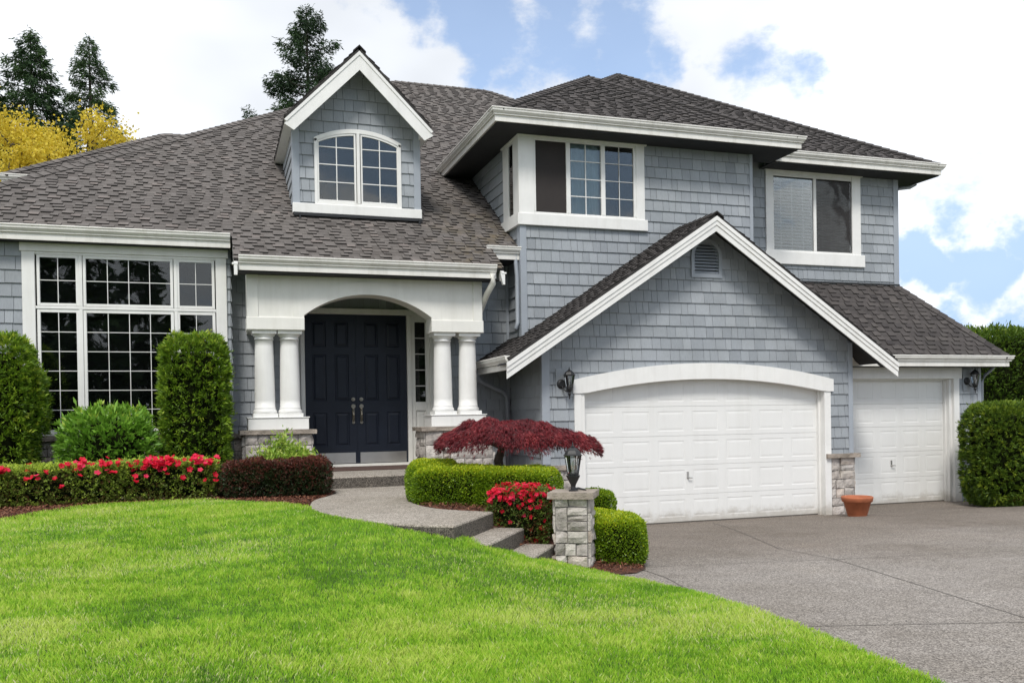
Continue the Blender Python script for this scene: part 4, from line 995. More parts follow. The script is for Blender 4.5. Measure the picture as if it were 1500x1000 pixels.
# --- porch: header with arch, columns, pedestals
YP = 15.40; A0, A1 = 1.49, 3.668
def ain(x): return arc(A0, A1, 3.765, 4.135, min(A1, max(A0, x)))
mb = MB(); n = 36; y0, y1 = YP, YP+.42; top = PZ-.10
xs = [A0+(A1-A0)*i/n for i in range(n+1)]
for i in range(n):
    a, b = xs[i], xs[i+1]
    mb.face([(a, y0, ain(a)), (b, y0, ain(b)), (b, y0, top), (a, y0, top)]); mb.face([(a, y1, ain(a)), (a, y1, top), (b, y1, top), (b, y1, ain(b))]); mb.face([(a, y0, ain(a)), (a, y1, ain(a)), (b, y1, ain(b)), (b, y0, ain(b))])
for xa, xb in ((.60, A0), (A1, 4.56)): mb.box((xa, y0, 3.52), (xb, y1, top))
# lower blocks, corner boards, arch band stand proud of the face
mb.cbox((.565, y0-.03, 3.512), (A0+.004, y1+.03, 3.722), .008); mb.cbox((A1-.004, y0-.03, 3.512), (4.61, y1+.03, 3.722), .008)
mb.cbox((.575, y0-.018, 3.722), (.755, y1+.015, top)); mb.cbox((4.425, y0-.018, 3.722), (4.595, y1+.015, top))
def bo(x): return arc(A0-.19, A1+.19, 3.86, 4.345, min(A1+.19, max(A0-.19, x)))
B0, B1 = A0-.17, A1+.17
xs = [B0+(B1-B0)*i/n for i in range(n+1)]; yy = y0-.016
def bi(x): return ain(x) if A0 <= x <= A1 else 3.722
xs = sorted(set(xs+[A0, A1]))
for i in range(len(xs)-1):
    a, b = xs[i], xs[i+1]
    ia, ib = (3.722, 3.722) if (b <= A0+1e-6 or a >= A1-1e-6) else (ain(a), ain(b))
    mb.face([(a, yy, ia), (b, yy, ib), (b, yy, bo(b)), (a, yy, bo(a))]); mb.face([(a, yy, bo(a)), (b, yy, bo(b)), (b, y0, bo(b)), (a, y0, bo(a))]); mb.face([(a, yy, ia), (a, y0, ia), (b, y0, ib), (b, yy, ib)])
for x in (B0, B1): mb.face([(x, yy, 3.722), (x, y0, 3.722), (x, y0, bo(x)), (x, yy, bo(x))])
mb.build('porch_header', M['cream'], house)
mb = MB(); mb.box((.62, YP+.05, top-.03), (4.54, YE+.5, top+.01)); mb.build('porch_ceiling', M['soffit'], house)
mb = MB(); mb.box((.60, y1+.031, 3.53), (.72, YE, top-.031)); mb.box((4.44, y1+.031, 3.53), (4.56, YE, top-.031)); mb.build('porch_side_beam', M['cream'], house)
YC = YP+.21
for x in (.845, 1.255, 3.905, 4.365):
    mb = MB(); prof = [(.20, 2.075)]
    mb.box((x-.197, YC-.197, 2.072), (x+.197, YC+.197, 2.135))
    pr = [(.19, 2.135), (.195, 2.15), (.193, 2.18), (.178, 2.195), (.172, 2.21), (.174, 2.225), (.168, 2.24)]
    pr += [(.166-.020*(i/10)**1.6, 2.24+(3.36-2.24)*i/10) for i in range(11)]
    pr += [(.158, 3.362), (.158, 3.378), (.148, 3.384), (.150, 3.405), (.175, 3.43), (.185, 3.45), (.185, 3.455)]
    mb.lathe(pr, (x, YC, 0), 40); mb.box((x-.195, YC-.195, 3.455), (x+.195, YC+.195, 3.5115))
    o = mb.build('column', M['white'], house)
    o.data.polygons.foreach_set('use_smooth', [len(p.vertices) == 4 and abs(p.normal.z) < .97 and abs(abs(p.normal.x)-1) > 1e-4 and abs(abs(p.normal.y)-1) > 1e-4 for p in o.data.polygons])
for x0, x1 in ((.558, 1.535), (3.63, 4.625)):
    mb = MB(); mb.cbox((x0, YP-.045, 1.86), (x1, YP+.48, 2.055)); mb.cbox((x0-.015, YP-.06, 2.0551), (x1+.015, YP+.495, 2.0715)); mb.build('column_plinth', M['white'], house)
for x0, x1, sd in ((.50, 1.57, 31), (3.50, 4.72, 37)):
    mb = MB(); mb.box((x0+.01, YP-.09, .5), (x1-.01, YP+.54, 1.79)); o = mb.build('stone_pedestal', M['mortar'], house)
    stones('stone_facing', (x0, YP-.10, .6), (1, 0, 0), (0, -1, 0), x1-x0, 1.19, o, sd); stones('stone_facing', (x0, YP+.55, .6), (0, -1, 0), (-1, 0, 0), .65, 1.19, o, sd+1); stones('stone_facing', (x1, YP-.10, .6), (0, 1, 0), (1, 0, 0), .65, 1.19, o, sd+2)
    ledge('stone_cap', (x0-.08, YP-.18, 1.79), (x1+.08, YP+.62, 1.858), o, sd)

# --- entry: double door, frame, side lights
YD = 16.90
mb = MB()
mb.cbox((1.40, YD-.06, 3.965), (4.06, YD+.04, 4.07)); mb.cbox((3.53, YD-.06, 1.13), (3.612, YD+.04, 3.964)); mb.cbox((1.55, YD-.06, 1.13), (1.628, YD+.04, 3.964))
mb.cbox((3.965, YD-.07, 1.13), (4.06, YD+.04, 3.964)); mb.cbox((1.12, YD-.07, 1.13), (1.19, YD+.04, 3.964))
mb.box((1.628, YD-.09, 1.13), (3.53, YD+.03, 1.185))
mb.build('door_frame', M['cream'], house)
for x0, x1 in ((1.19, 1.55), (3.612, 3.965)):
    mb = MB(); c0, c1 = x0+.075, x1-.075
    mb.cbox((x0, YD-.03, 1.13), (c0, YD+.03, 3.964)); mb.cbox((c1, YD-.03, 1.13), (x1, YD+.03, 3.964)); mb.cbox((c0, YD-.03, 3.84), (c1, YD+.03, 3.964)); mb.cbox((c0, YD-.03, 2.16), (c1, YD+.03, 2.325)); mb.cbox((c0, YD-.03, 1.13), (c1, YD+.03, 1.35))
    panel_door(mb, c0, c1, 1.35, 2.16, YD-.012, [(c0+.01, c1-.01)], [(1.36, 2.15)], 0, 0)
    sl_ = mb.build('side_light', M['cream'], house)
    pane(sl_, c0, c1, 2.325, 3.84, YD); muntins(sl_, c0, c1, 2.325, 3.84, YD-.01, 1, 5, .016); backing(sl_, x0, x1, 2.2, 3.9, YD+.15)
for i, (x0, x1) in enumerate(((1.630, 2.566), (2.592, 3.528))):
    mb = MB(); wdt = x1-x0
    cols = [(x0+.135, x0+.135+.255), (x1-.135-.255, x1-.135)]
    panel_door(mb, x0, x1, 1.19, 3.96, YD+.0, cols, [(1.52, 2.14), (2.36, 3.22), (3.36, 3.82)], 0, 0, .014, .034)
    mb.box((x0, YD+.016, 1.19), (x1, YD+.05, 3.96))
    dr = mb.build('front_door', M['navy'], house)
    k_ = MB(); k_.cbox((x0+.03, YD-.004, 1.20), (x1-.03, YD+.001, 1.395)); k_.build('kick_plate', M['steel'], dr)
    hx = x1-.062 if i == 0 else x0+.062
    h = MB(); h.tube([(hx, YD, 2.385), (hx, YD-.03, 2.385)], .035, 16); h.tube([(hx, YD-.03, 2.385), (hx, YD-.045, 2.385)], [.022, .018], 12); h.build('deadbolt', M['bronze'], dr)
    h = MB(); h.tube([(hx, YD, 2.255), (hx, YD-.022, 2.255)], .040, 16); h.cbox((hx-.022, YD-.014, 1.94), (hx+.022, YD, 2.27), .004)
    h.tube([(hx, YD-.012, 2.21), (hx, YD-.062, 2.19), (hx, YD-.072, 2.10), (hx, YD-.060, 2.0), (hx, YD-.012, 1.965)], [.013, .015, .015, .013, .012], 10); h.tube([(hx, YD, 1.955), (hx, YD-.02, 1.955)], .028, 14); h.build('handle', M['bronze'], dr)
mb = MB(); mb.box((3.525, YD+.018, 1.19), (3.53, YD+.05, 3.96)); mb.box((2.568, YD-.008, 1.19), (2.591, YD+.03, 3.96)); mb.build('astragal', M['navy'], house)
siding('entry_gable_wall', (.7, YD+.02, 0), (1, 0, 0), (0, -1, 0), [[(0, 4.06), (3.8, 4.06), (3.8, 4.6), (0, 4.6)]], house, (), seed=23)
mb = MB(); mb.box((1.08, YE+.03, 1.13), (1.12, YD+.05, 4.3)); mb.box((4.06, YE+.03, 1.13), (4.10, YD+.05, 4.3)); mb.build('entry_side_wall', M['grey_trim'], house)

# --- downspouts
def downspout(pts, m='gutter', r=.042):
    d = MB(); d.tube(pts, r, 8); o = d.build('downspout', M[m], house, smooth=True); return o
downspout([(4.70, 15.05, PZ-.08), (4.70, 15.06, PZ-.24), (4.66, 15.30, PZ-.40), (4.62, 15.70, PZ-.72), (4.62, 16.42, PZ-1.0)], 'cream', .055)
downspout([(XG0-.09, MY+.10, GZ_-.08), (XG0-.09, MY+.10, GZ_-.20), (XG0-.075, MY+.08, 4.6), (XG0-.075, MY+.08, 3.75), (XG0-.13, MY+.05, 3.62)], 'grey_trim', .04)
downspout([(GX0+.05, 16.15, 2.96), (GX0+.05, 16.17, 2.80), (GX0+.10, 16.2, 2.70), (5.28, 16.36, 2.48), (5.36, 16.40, 2.38), (5.36, 16.40, .95)], 'grey_trim', .042)
downspout([(EXR-.12, YU+.1, EZ-.10), (EXR-.15, YU+.12, EZ-.20), (EXR-.3, YU+.13, EZ-.28), (XU1+.18, YU+.13, EZ-.33), (XU1+.08, YU+.14, EZ-.42), (XU1+.07, YU+.14, 4.9)], 'grey_trim', .04)
downspout([(QX-.06, S1-.1, QZ-.07), (QX-.10, S1-.06, QZ-.17), (16.32, S1+.02, QZ-.33), (16.25, S1+.03, QZ-.5), (16.25, S1+.03, .2)], 'grey_trim', .035)

# ------------------------------------------------------------------ ground, walk, drive
def drv(y): return .5*(1-math.exp(-(14.6-y)/6)) if y < 14.6 else 0.0
class RBF:
    def __init__(s, pts):
        p = np.array(pts, float); s.x = p[:, :2]; n = len(p); r = np.linalg.norm(s.x[:, None]-s.x[None], axis=2)
        K = s.k(r) + np.eye(n)*.02; A = np.zeros((n+3, n+3)); A[:n, :n] = K; A[:n, n] = 1; A[:n, n+1:] = s.x; A[n:, :n] = A[:n, n:].T
        s.c = np.linalg.solve(A, np.r_[p[:, 2], 0, 0, 0]); s.n = n
    def k(s, r): return np.where(r > 0, r*r*np.log(np.maximum(r, 1e-9)), 0)
    def __call__(s, xy):
        xy = np.atleast_2d(xy); r = np.linalg.norm(xy[:, None]-s.x[None], axis=2); return s.k(r)@s.c[:s.n]+s.c[s.n]+xy@s.c[s.n+1:]
BORDER_R = [(3.50, 9.24), (3.80, 9.06), (3.96, 9.03), (4.03, 8.50), (4.144, 8.04), (4.242, 7.62), (4.254, 6.53), (4.20, 5.56), (4.07, 4.71), (4.03, 4.19), (3.95, 3.8), (3.7, 2), (3.3, -1.0)]
BORDER_L = [(-15, 8.4), (-9, 9.6), (-5.0, 10.4), (-2.72, 11.25), (-2.34, 11.72), (-2.03, 12.44), (-1.40, 13.03), (-.56, 13.12), (-.03, 12.95), (.41, 12.5), (1.04, 11.65), (1.13, 11.3)]
LAWN_P = BORDER_L + [(1.55, 10.4), (2.2, 9.4), (2.9, 9.3)] + BORDER_R + [(-15, -1)]
ctrl = [(-15, 8.4, .80), (-15, -1, .5), (-9, 9.6, .86), (-5, 10.4, .88), (-2.34, 11.72, .92), (-2.03, 12.44, .93), (-1.4, 13.03, .95), (-.56, 13.12, .95), (.41, 12.5, .95), (1.04, 11.65, .94), (1.13, 11.3, .935), (1.38, 10.05, .93), (1.7, 9.4, .92), (1.95, 9.1, .885), (2.24, 8.95, .83), (2.47, 8.9, .775), (2.53, 8.55, .735), (2.9, 8.92, .605), (3.23, 9.0, .515), (3.5, 9.2, .43)]
ctrl += [(x, y, drv(y)+.015) for x, y in BORDER_R[2:]] + [(-1, 6, .60), (-4, 7, .68), (0, 3, .46), (-5, 2, .48), (2.4, 6.5, .50), (2.2, 4.5, .45), (-9, 4, .6), (-9, -1, .5), (0, 0, .42), (0, 9, .79), (-4, 9.3, .82)]
lawn_z = RBF(ctrl)
def in_poly(xy, poly):
    x, y = xy[:, 0], xy[:, 1]; r = np.zeros(len(x), bool); n = len(poly)
    for i in range(n):
        (x1, y1), (x2, y2) = poly[i], poly[(i+1) % n]
        if y1 == y2: continue
        c = ((y1 > y) != (y2 > y)) & (x < (x2-x1)*(y-y1)/(y2-y1)+x1); r ^= c
    return r
def vnoise(xy, s, seed):
    """smooth value noise on the plane"""
    g = np.random.default_rng(seed).random((64, 64)); p = xy*s; i = np.floor(p).astype(int); f = p-i; f = f*f*(3-2*f)
    a = g[i[:, 0] % 64, i[:, 1] % 64]; b = g[(i[:, 0]+1) % 64, i[:, 1] % 64]; c = g[i[:, 0] % 64, (i[:, 1]+1) % 64]; d = g[(i[:, 0]+1) % 64, (i[:, 1]+1) % 64]
    return (a*(1-f[:, 0])+b*f[:, 0])*(1-f[:, 1])+(c*(1-f[:, 0])+d*f[:, 0])*f[:, 1]
def grid_surface(name, poly, zf, step, m, kind='structure', pad=0):
    P = np.array(poly); x0, y0 = P.min(0); x1, y1 = P.max(0); nx, ny = int((x1-x0)/step)+1, int((y1-y0)/step)+1
    gx, gy = np.meshgrid(np.linspace(x0, x1, nx+1), np.linspace(y0, y1, ny+1), indexing='ij'); xy = np.c_[gx.ravel(), gy.ravel()]
    z = np.concatenate([zf(q) for q in np.array_split(xy, max(1, len(xy)//20000))]); V = np.c_[xy, z]
    i, j = np.meshgrid(np.arange(nx), np.arange(ny), indexing='ij'); a = (i*(ny+1)+j).ravel(); F = np.c_[a, a+ny+1, a+ny+2, a+1]
    c = xy[F].mean(1); F = F[in_poly(c, poly)]
    o = npmesh(name, V, F, m); o.data.shade_smooth(); o['kind'] = kind; return o
# base sheet to the horizon
mb = MB(); mb.face([(-600, -600, -.25), (600, -600, -.25), (600, 600, -.25), (-600, 600, -.25)]); tag(mb.build('ground', M['soil']), kind='structure')
lawn = grid_surface('lawn_ground', LAWN_P, lambda q: lawn_z(q)-.012, .07, M['soil'])
# drive: one sheet that dips to the garage
ys = [-2+.4*i for i in range(42)] + [14.72, 15.05, 15.9]; xs_ = [2.6, 6, 10, 14, 18, 24]
mb = MB()
for i in range(len(ys)-1):
    for j in range(len(xs_)-1): mb.face([(xs_[j], ys[i], drv(ys[i])), (xs_[j+1], ys[i], drv(ys[i])), (xs_[j+1], ys[i+1], drv(ys[i+1])), (xs_[j], ys[i+1], drv(ys[i+1]))])
drive = tag(mb.build('driveway', M['drive'], weld=True), kind='structure')
def joint(pts, wd=.010):
    g = MB(); P = []
    for (x0, y0), (x1, y1) in zip(pts, pts[1:]):
        for k in range(24): P.append((x0+(x1-x0)*k/24, y0+(y1-y0)*k/24))
    P.append(pts[-1])
    for a, b in zip(P, P[1:]):
        d = Vector((b[0]-a[0], b[1]-a[1])).normalized(); n = Vector((-d.y, d.x))*wd/2
        g.face([(a[0]+n.x, a[1]+n.y, drv(a[1])+.004), (a[0]-n.x, a[1]-n.y, drv(a[1])+.004), (b[0]-n.x, b[1]-n.y, drv(b[1])+.004), (b[0]+n.x, b[1]+n.y, drv(b[1])+.004)])
    return tag(g.build('control_joint', M['joint']), kind='structure')
joint([(8.70, 14.6), (6.87, 9.91), (6.81, 8.75), (6.153, 6.166), (5.8, 4.6)]); joint([(4.4, 9.25), (4.68, 9.17), (5.82, 8.915), (6.785, 8.70), (9.12, 8.29), (13, 7.7)]); joint([(4.15, 5.85), (4.353, 5.80), (5.84, 5.29), (7.2, 4.85)]); joint([(4.50, 9.14), (4.45, 8.4), (4.30, 7.73)]); joint([(11.9, 14.6), (11.2, 9.6), (10.9, 8.0)]); joint([(12.0, 14.65), (18, 14.2)])
# planting beds
BED = [(-15, 8.2), (-9, 9.4), (-5, 10.2), (-2.72, 11.1), (-2.25, 11.6), (-1.95, 12.3), (-1.40, 12.9), (-.56, 13.0), (-.03, 12.85), (.41, 12.4), (1.04, 11.55), (1.3, 11.2), (1.6, 9.5), (2.6, 9.9), (3.3, 9.3), (3.9, 8.95), (4.07, 8.78), (4.28, 8.80), (4.47, 8.95), (4.70, 9.35), (4.95, 10.2), (5.5, 12.4), (6.03, 14.7), (6.03, 15.0), (5.5, 16.5), (-15, 16.5)]
bed_z = RBF([(-15, 8.2, .80), (-15, 16, .9), (-9, 9.4, .84), (-5, 10.2, .87), (-2.3, 11.6, .91), (-1.4, 12.9, .945), (-.5, 13, .95), (.4, 12.4, .95), (1.1, 11.5, .94), (1.6, 9.5, .88), (2.6, 10.4, .93), (2.6, 12, .93), (3.0, 9.95, .85), (3.4, 9.5, .55), (3.9, 9.0, .34), (4.28, 8.8, .335), (4.47, 8.95, .33), (4.7, 9.35, .30), (4.95, 10.2, .27), (5.5, 12.4, .17), (6.03, 14.7, .02), (4.2, 10.4, .72), (4.6, 12, .7), (4.9, 14, .7), (3.5, 14.5, .93), (0, 15, .96), (-6, 14, .95), (5.3, 16.4, .8), (3, 16, .95), (3.9, 9.6, .5)])
LANDING = [(1.16, 11.69), (1.12, 11.2), (1.184, 10.68), (1.384, 9.91), (1.62, 9.38), (1.91, 8.94), (2.258, 8.668), (3.004, 9.762), (2.76, 10.02), (2.51, 10.42), (2.41, 11.03), (2.47, 11.7), (2.62, 12.4), (2.78, 13.2), (2.9, 14.2), (1.55, 14.2), (1.72, 13.5), (1.55, 12.9), (1.28, 12.3)]
_bz = bed_z
def bed_low(q):
    z = _bz(q); z = z-.012; z[in_poly(np.atleast_2d(q), LANDING)] -= .2; return z
bed = grid_surface('planting_bed', BED, bed_low, .05, M['mulch'])
q = rng.uniform((-3.5, 8.7), (6.1, 14.5), (60000, 2)); q = q[in_poly(q, BED) & ~in_poly(q, LANDING)]; keep = np.ones(len(q), bool)
n = len(q); z = bed_z(q); a = rng.uniform(0, math.pi, n); l = rng.uniform(.012, .05, n); wd = rng.uniform(.005, .014, n); tl = rng.normal(0, .35, (n, 2))
dx, dy = np.cos(a), np.sin(a); V = np.zeros((n, 4, 3))
for k_, (su, sv) in enumerate(((-1, -1), (1, -1), (1, 1), (-1, 1))):
    V[:, k_, 0] = q[:, 0]+su*dx*l/2-sv*dy*wd/2; V[:, k_, 1] = q[:, 1]+su*dy*l/2+sv*dx*wd/2; V[:, k_, 2] = z+.012+su*tl[:, 0]*l/2+sv*tl[:, 1]*wd/2+rng.uniform(0, .012, n)
tag(npmesh('bark_mulch', V.reshape(-1, 3), np.arange(4*n).reshape(n, 4), M['chip'], tint=rng.random(n)), kind='stuff')

# walk, steps, porch slab
def slab(name, poly, ztop, h, bev=.02, m='walk'):
    bm = bmesh.new(); vs_ = [bm.verts.new((x, y, ztop)) for x, y in poly]; f = bm.faces.new(vs_)
    if f.normal.z < 0: f.normal_flip()
    r = bmesh.ops.extrude_face_region(bm, geom=[f]); bmesh.ops.translate(bm, vec=(0, 0, -h), verts=[g for g in r['geom'] if isinstance(g, bmesh.types.BMVert)])
    bmesh.ops.recalc_face_normals(bm, faces=bm.faces)
    ed = [e for e in bm.edges if all(abs(v.co.z-ztop) < 1e-5 for v in e.verts) and len(e.link_faces) == 2]
    bmesh.ops.bevel(bm, geom=ed, offset=bev, segments=2, affect='EDGES', profile=.5)
    me = bpy.data.meshes.new(name); bm.to_mesh(me); bm.free(); me.materials.append(M[m]); me.materials.append(M['riser'])
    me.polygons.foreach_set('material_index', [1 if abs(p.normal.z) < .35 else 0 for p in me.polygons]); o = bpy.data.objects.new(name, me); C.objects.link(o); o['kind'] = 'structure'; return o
def smooth_poly(pts, closed_from, n=4):
    out = []
    for i in range(len(pts)):
        p0, p1, p2, p3 = [Vector(pts[(i+k) % len(pts)]) for k in (-1, 0, 1, 2)]
        for t in ([0] if not closed_from[i] else [j/n for j in range(n)]):
            out.append(tuple(.5*((2*p1)+(p2-p0)*t+(2*p0-5*p1+4*p2-p3)*t*t+(3*p1-p0-3*p2+p3)*t**3)))
    return out
LP = LANDING
slab('walk_landing', smooth_poly(LP, [1, 1, 1, 1, 1, 0, 0, 0, 1, 1, 1, 1, 1, 0, 0, 1, 1, 1, 1]), .95, .6)
sd_, sn_ = Vector((.565, .825)), Vector((.825, -.565))      # along the step edges / down the flight
P0 = Vector((3.004, 9.762)); Q0 = P0-sd_*1.22
def stp(o0, o1, z, name):
    a, b = P0+sn_*o0+sd_*.05, P0+sn_*o1+sd_*.05; c, d = Q0+sn_*o1, Q0+sn_*o0; slab(name, [tuple(a), tuple(d), tuple(c), tuple(b)], z, .5)
stp(-.06, .345, .765, 'walk_step'); stp(.34, .70, .59, 'walk_step')
slab('porch_slab', [(1.56, 14.02), (3.05, 14.12), (3.52, 14.5), (3.52, 15.2), (4.2, 15.2), (4.2, 17.2), (1.0, 17.2), (1.0, 15.2), (1.56, 15.2)], 1.13, .5)
mb = MB(); mb.cbox((1.75, 15.55, 1.134), (3.45, 16.62, 1.150)); tag(mb.build('doormat', M['mat']), 'wide brown doormat on the porch in front of the navy doors', 'doormat')

# ------------------------------------------------------------------ grass
def grass():
    n = 1500000; x = rng.uniform(-9.0, 4.3, n); y = rng.uniform(3.6, 13.2, n)
    d = np.hypot(x, y); keep = rng.random(n) < np.clip((6.0/d)**1.5, .3, 1.0); 
    # inside the view wedge only (with margin)
    ang = np.arctan2(x, y)-YAW; keep &= (ang > -.98) & (ang < .62)
    q = np.c_[x, y][keep]; q = q[in_poly(q, LAWN_P) & ~in_poly(q, LANDING)]; n = len(q)
    z = np.concatenate([lawn_z(p) for p in np.array_split(q, 60)])
    pch = vnoise(q*np.array([.75, 1.3]), 1.0, 3)*.5+vnoise(q*np.array([1.0, 1.8]), 2.1, 5)*.32+vnoise(q, 5.5, 6)*.18
    pch = np.clip((pch-.5)*2.3+.5, 0, 1); fin = vnoise(q, 14, 9)
    lean_a = vnoise(q, 1.5, 12)*6.3+rng.normal(0, 1.7, n)
    h = (.020+.017*pch+.010*fin)*rng.uniform(.6, 1.4, n); wd = rng.uniform(.0028, .0052, n)*np.clip(np.hypot(q[:, 0], q[:, 1])/6.5, 1, 2.0)
    ln = h*rng.uniform(.05, .65, n); a = rng.uniform(0, math.pi, n); cx, cy = np.cos(a)*wd/2, np.sin(a)*wd/2
    V = np.zeros((n, 4, 3)); b = np.c_[q, z-.006]
    V[:, 0] = b + np.c_[cx, cy, np.zeros(n)]; V[:, 1] = b - np.c_[cx, cy, np.zeros(n)]
    mx_ = np.c_[np.cos(lean_a)*ln*.35, np.sin(lean_a)*ln*.35, h*.62]
    V[:, 3] = b + mx_ + np.c_[cx, cy, np.zeros(n)]*.8
    V[:, 2] = b + np.c_[np.cos(lean_a)*ln, np.sin(lean_a)*ln, h]
    pale = np.clip(vnoise(q*np.array([.7, 1.6]), 1.1, 33)-.52, 0, 1)*.9
    t = np.clip(.46+(pch-.5)*.42+(vnoise(q*np.array([.8, 1.5]), 4.2, 41)-.5)*.34+(fin-.5)*.34+pale*.6+rng.normal(0, .17, n), 0, .84); dry = rng.random(n) < .02+.5*pale+.10*np.clip(vnoise(q, .9, 21)-.45, 0, 1)*2
    t[dry] = rng.uniform(.85, 1, dry.sum())
    return tag(npmesh('lawn_grass', V.reshape(-1, 3), np.arange(4*n).reshape(n, 4), M['grass'], tint=t), kind='stuff')
grass()

# ------------------------------------------------------------------ plants
def unit(n): v = rng.normal(size=(n, 3)); return v/np.linalg.norm(v, axis=1)[:, None]
def leaves(name, P, Nn, L, W, m, parent, tint, spread=.8, up=0.0, fold=.15):
    n = len(P); d = Nn + unit(n)*spread; d[:, 2] += up; d /= np.linalg.norm(d, axis=1)[:, None]
    s = np.cross(d, unit(n)); s /= np.linalg.norm(s, axis=1)[:, None]; u = np.cross(s, d)
    L = np.broadcast_to(np.asarray(L, float), n)[:, None]; W = np.broadcast_to(np.asarray(W, float), n)[:, None]
    V = np.zeros((n, 4, 3)); V[:, 0] = P; V[:, 1] = P+d*L*.5+s*W*.5+u*W*fold; V[:, 2] = P+d*L; V[:, 3] = P+d*L*.5-s*W*.5+u*W*fold
    return npmesh(name, V.reshape(-1, 3), np.arange(4*n).reshape(n, 4), m, parent, np.clip(tint, 0, 1))
def blob(n, dims, e=4.0, bump_=.05, seed=0, bottom=True):
    """points and normals on a rounded box of half sizes dims about the origin, lumpy"""
    a, b, c = dims; ar = np.array([b*c, b*c, a*c, a*c, a*b, a*b*(1 if bottom else 0)]); f = rng.choice(6, n, p=ar/ar.sum()); u, v = rng.uniform(-1, 1, n), rng.uniform(-1, 1, n)
    q = np.zeros((n, 3)); sg = np.where(f % 2 == 0, 1, -1)
    for ax in range(3):
        k = f//2 == ax; o = [i for i in range(3) if i != ax]; q[k, ax] = sg[k]; q[k, o[0]] = u[k]; q[k, o[1]] = v[k]
    q[:, 2] = np.where(f >= 4, np.where(f == 4, 1, -1), q[:, 2])
    r = (np.abs(q)**e).sum(1)**(-1/e); q *= r[:, None]; nn = np.sign(q)*np.abs(q)**(e-1)/np.array(dims); nn /= np.linalg.norm(nn, axis=1)[:, None]
    p = q*np.array(dims); k = 2.2
    lump = np.array([mnoise.noise(Vector(x*3.2)+Vector((seed, 0, 0)))*.6+mnoise.noise(Vector(x*8)+Vector((seed, 5, 0)))*.4 for x in p])
    return p+nn*(lump*bump_)[:, None], nn, lump
def core(name, boxes, m, parent, e=4.0, k=.86):
    mb = MB()
    for (c, dims, rz) in boxes:
        nu, nv = 20, 12; v = []; f = []
        for j in range(nv+1):
            ph = -math.pi/2+math.pi*j/nv
            for i in range(nu):
                th = 2*math.pi*i/nu; q = np.array([math.cos(ph)*math.cos(th), math.cos(ph)*math.sin(th), math.sin(ph)]); q *= (np.abs(q)**e).sum()**(-1/e)
                x, y, z = q*np.array(dims)*k; v.append((c[0]+x*math.cos(rz)-y*math.sin(rz), c[1]+x*math.sin(rz)+y*math.cos(rz), c[2]+z))
        for j in range(nv):
            for i in range(nu): f.append((j*nu+i, j*nu+(i+1) % nu, (j+1)*nu+(i+1) % nu, (j+1)*nu+i))
        mb.add(v, f)
    return mb.build(name, m, parent, smooth=True)
def shrub(name, label, cat, boxes, m, dens, L, W, loc, e=4.0, bump_=.05, spread=.9, up=.25, depth=.10, tb=.45, tvar=.2, top=.25, seed=1, corek=.78, group=None, fold=.15, tuft=1):
    """clipped shrub or hedge: leaf shells over rounded boxes (centre, half sizes, z rotation)"""
    t = thing(name, label, cat, loc, group)
    Pn, Nn, Tn = [], [], []
    for bi_, (c, dims, rz) in enumerate(boxes):
        a, b, cc_ = dims; n = int(dens*8*(a*b+b*cc_+a*cc_)*.8/tuft); p, nn, lump = blob(n, dims, e, bump_, seed+bi_*3)
        p = p - nn*(np.abs(rng.normal(0, depth, n)))[:, None]
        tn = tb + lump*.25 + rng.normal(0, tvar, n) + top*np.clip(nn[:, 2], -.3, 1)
        R_ = np.array([[math.cos(rz), -math.sin(rz), 0], [math.sin(rz), math.cos(rz), 0], [0, 0, 1]]); p = p@R_.T+np.array(c); nn = nn@R_.T
        k = np.ones(len(p), bool)                       # drop leaves buried in a neighbouring box
        for bj, (c2, d2, r2) in enumerate(boxes):
            if bj == bi_: continue
            R2 = np.array([[math.cos(r2), -math.sin(r2), 0], [math.sin(r2), math.cos(r2), 0], [0, 0, 1]]); qq = ((p-np.array(c2))@R2)/np.array(d2); k &= (np.abs(qq)**e).sum(1)**(1/e) > .8
        Pn.append(p[k]); Nn.append(nn[k]); Tn.append(tn[k])
    P, Nm, T = np.concatenate(Pn), np.concatenate(Nn), np.concatenate(Tn); n = len(P)
    if tuft > 1:
        P = np.repeat(P, tuft, 0)+rng.normal(0, L*.16, (n*tuft, 3)); Nm = np.repeat(Nm+unit(n)*.55, tuft, 0); T = np.repeat(T, tuft)+rng.normal(0, .10, n*tuft); n = len(P)
    st_ = rng.random(n) < .014                       # stray shoots beyond the clipped face
    P = P.copy(); P[st_] += Nm[st_]*L*.8+rng.normal(0, L*.25, (st_.sum(), 3))
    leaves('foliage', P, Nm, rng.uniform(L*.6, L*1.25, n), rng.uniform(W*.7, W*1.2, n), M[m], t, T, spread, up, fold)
    core('branches', boxes, M['twig'], t, e, corek)
    return t, P, Nm

# --- clipped evergreens by the tall window
ev = dict(m='yew', L=.075, W=.020, e=5.0, spread=.7, up=.30, depth=.06, tb=.42, tvar=.24, top=.22)
shrub('clipped_evergreen', 'tall clipped evergreen column at far left cut by the picture edge', 'shrub', [((-3.14, 15.0, 2.12), (.64, .55, 1.22), .0), ((-2.68, 15.1, 2.33), (.30, .35, .50), 0)], ev['m'], 3600, ev['L'], ev['W'], (-2.9, 15, .95), ev['e'], .10, ev['spread'], ev['up'], ev['depth'], ev['tb'], ev['tvar'], ev['top'], 3, tuft=9, group='clipped evergreen columns')
shrub('clipped_evergreen', 'tall clipped evergreen column between the tall window and the porch', 'shrub', [((-.245, 15.1, 2.13), (.50, .48, 1.25), 0)], ev['m'], 3600, ev['L'], ev['W'], (-.27, 15.1, .95), ev['e'], .085, ev['spread'], ev['up'], ev['depth'], ev['tb'], ev['tvar'], ev['top'], 8, tuft=9, group='clipped evergreen columns')
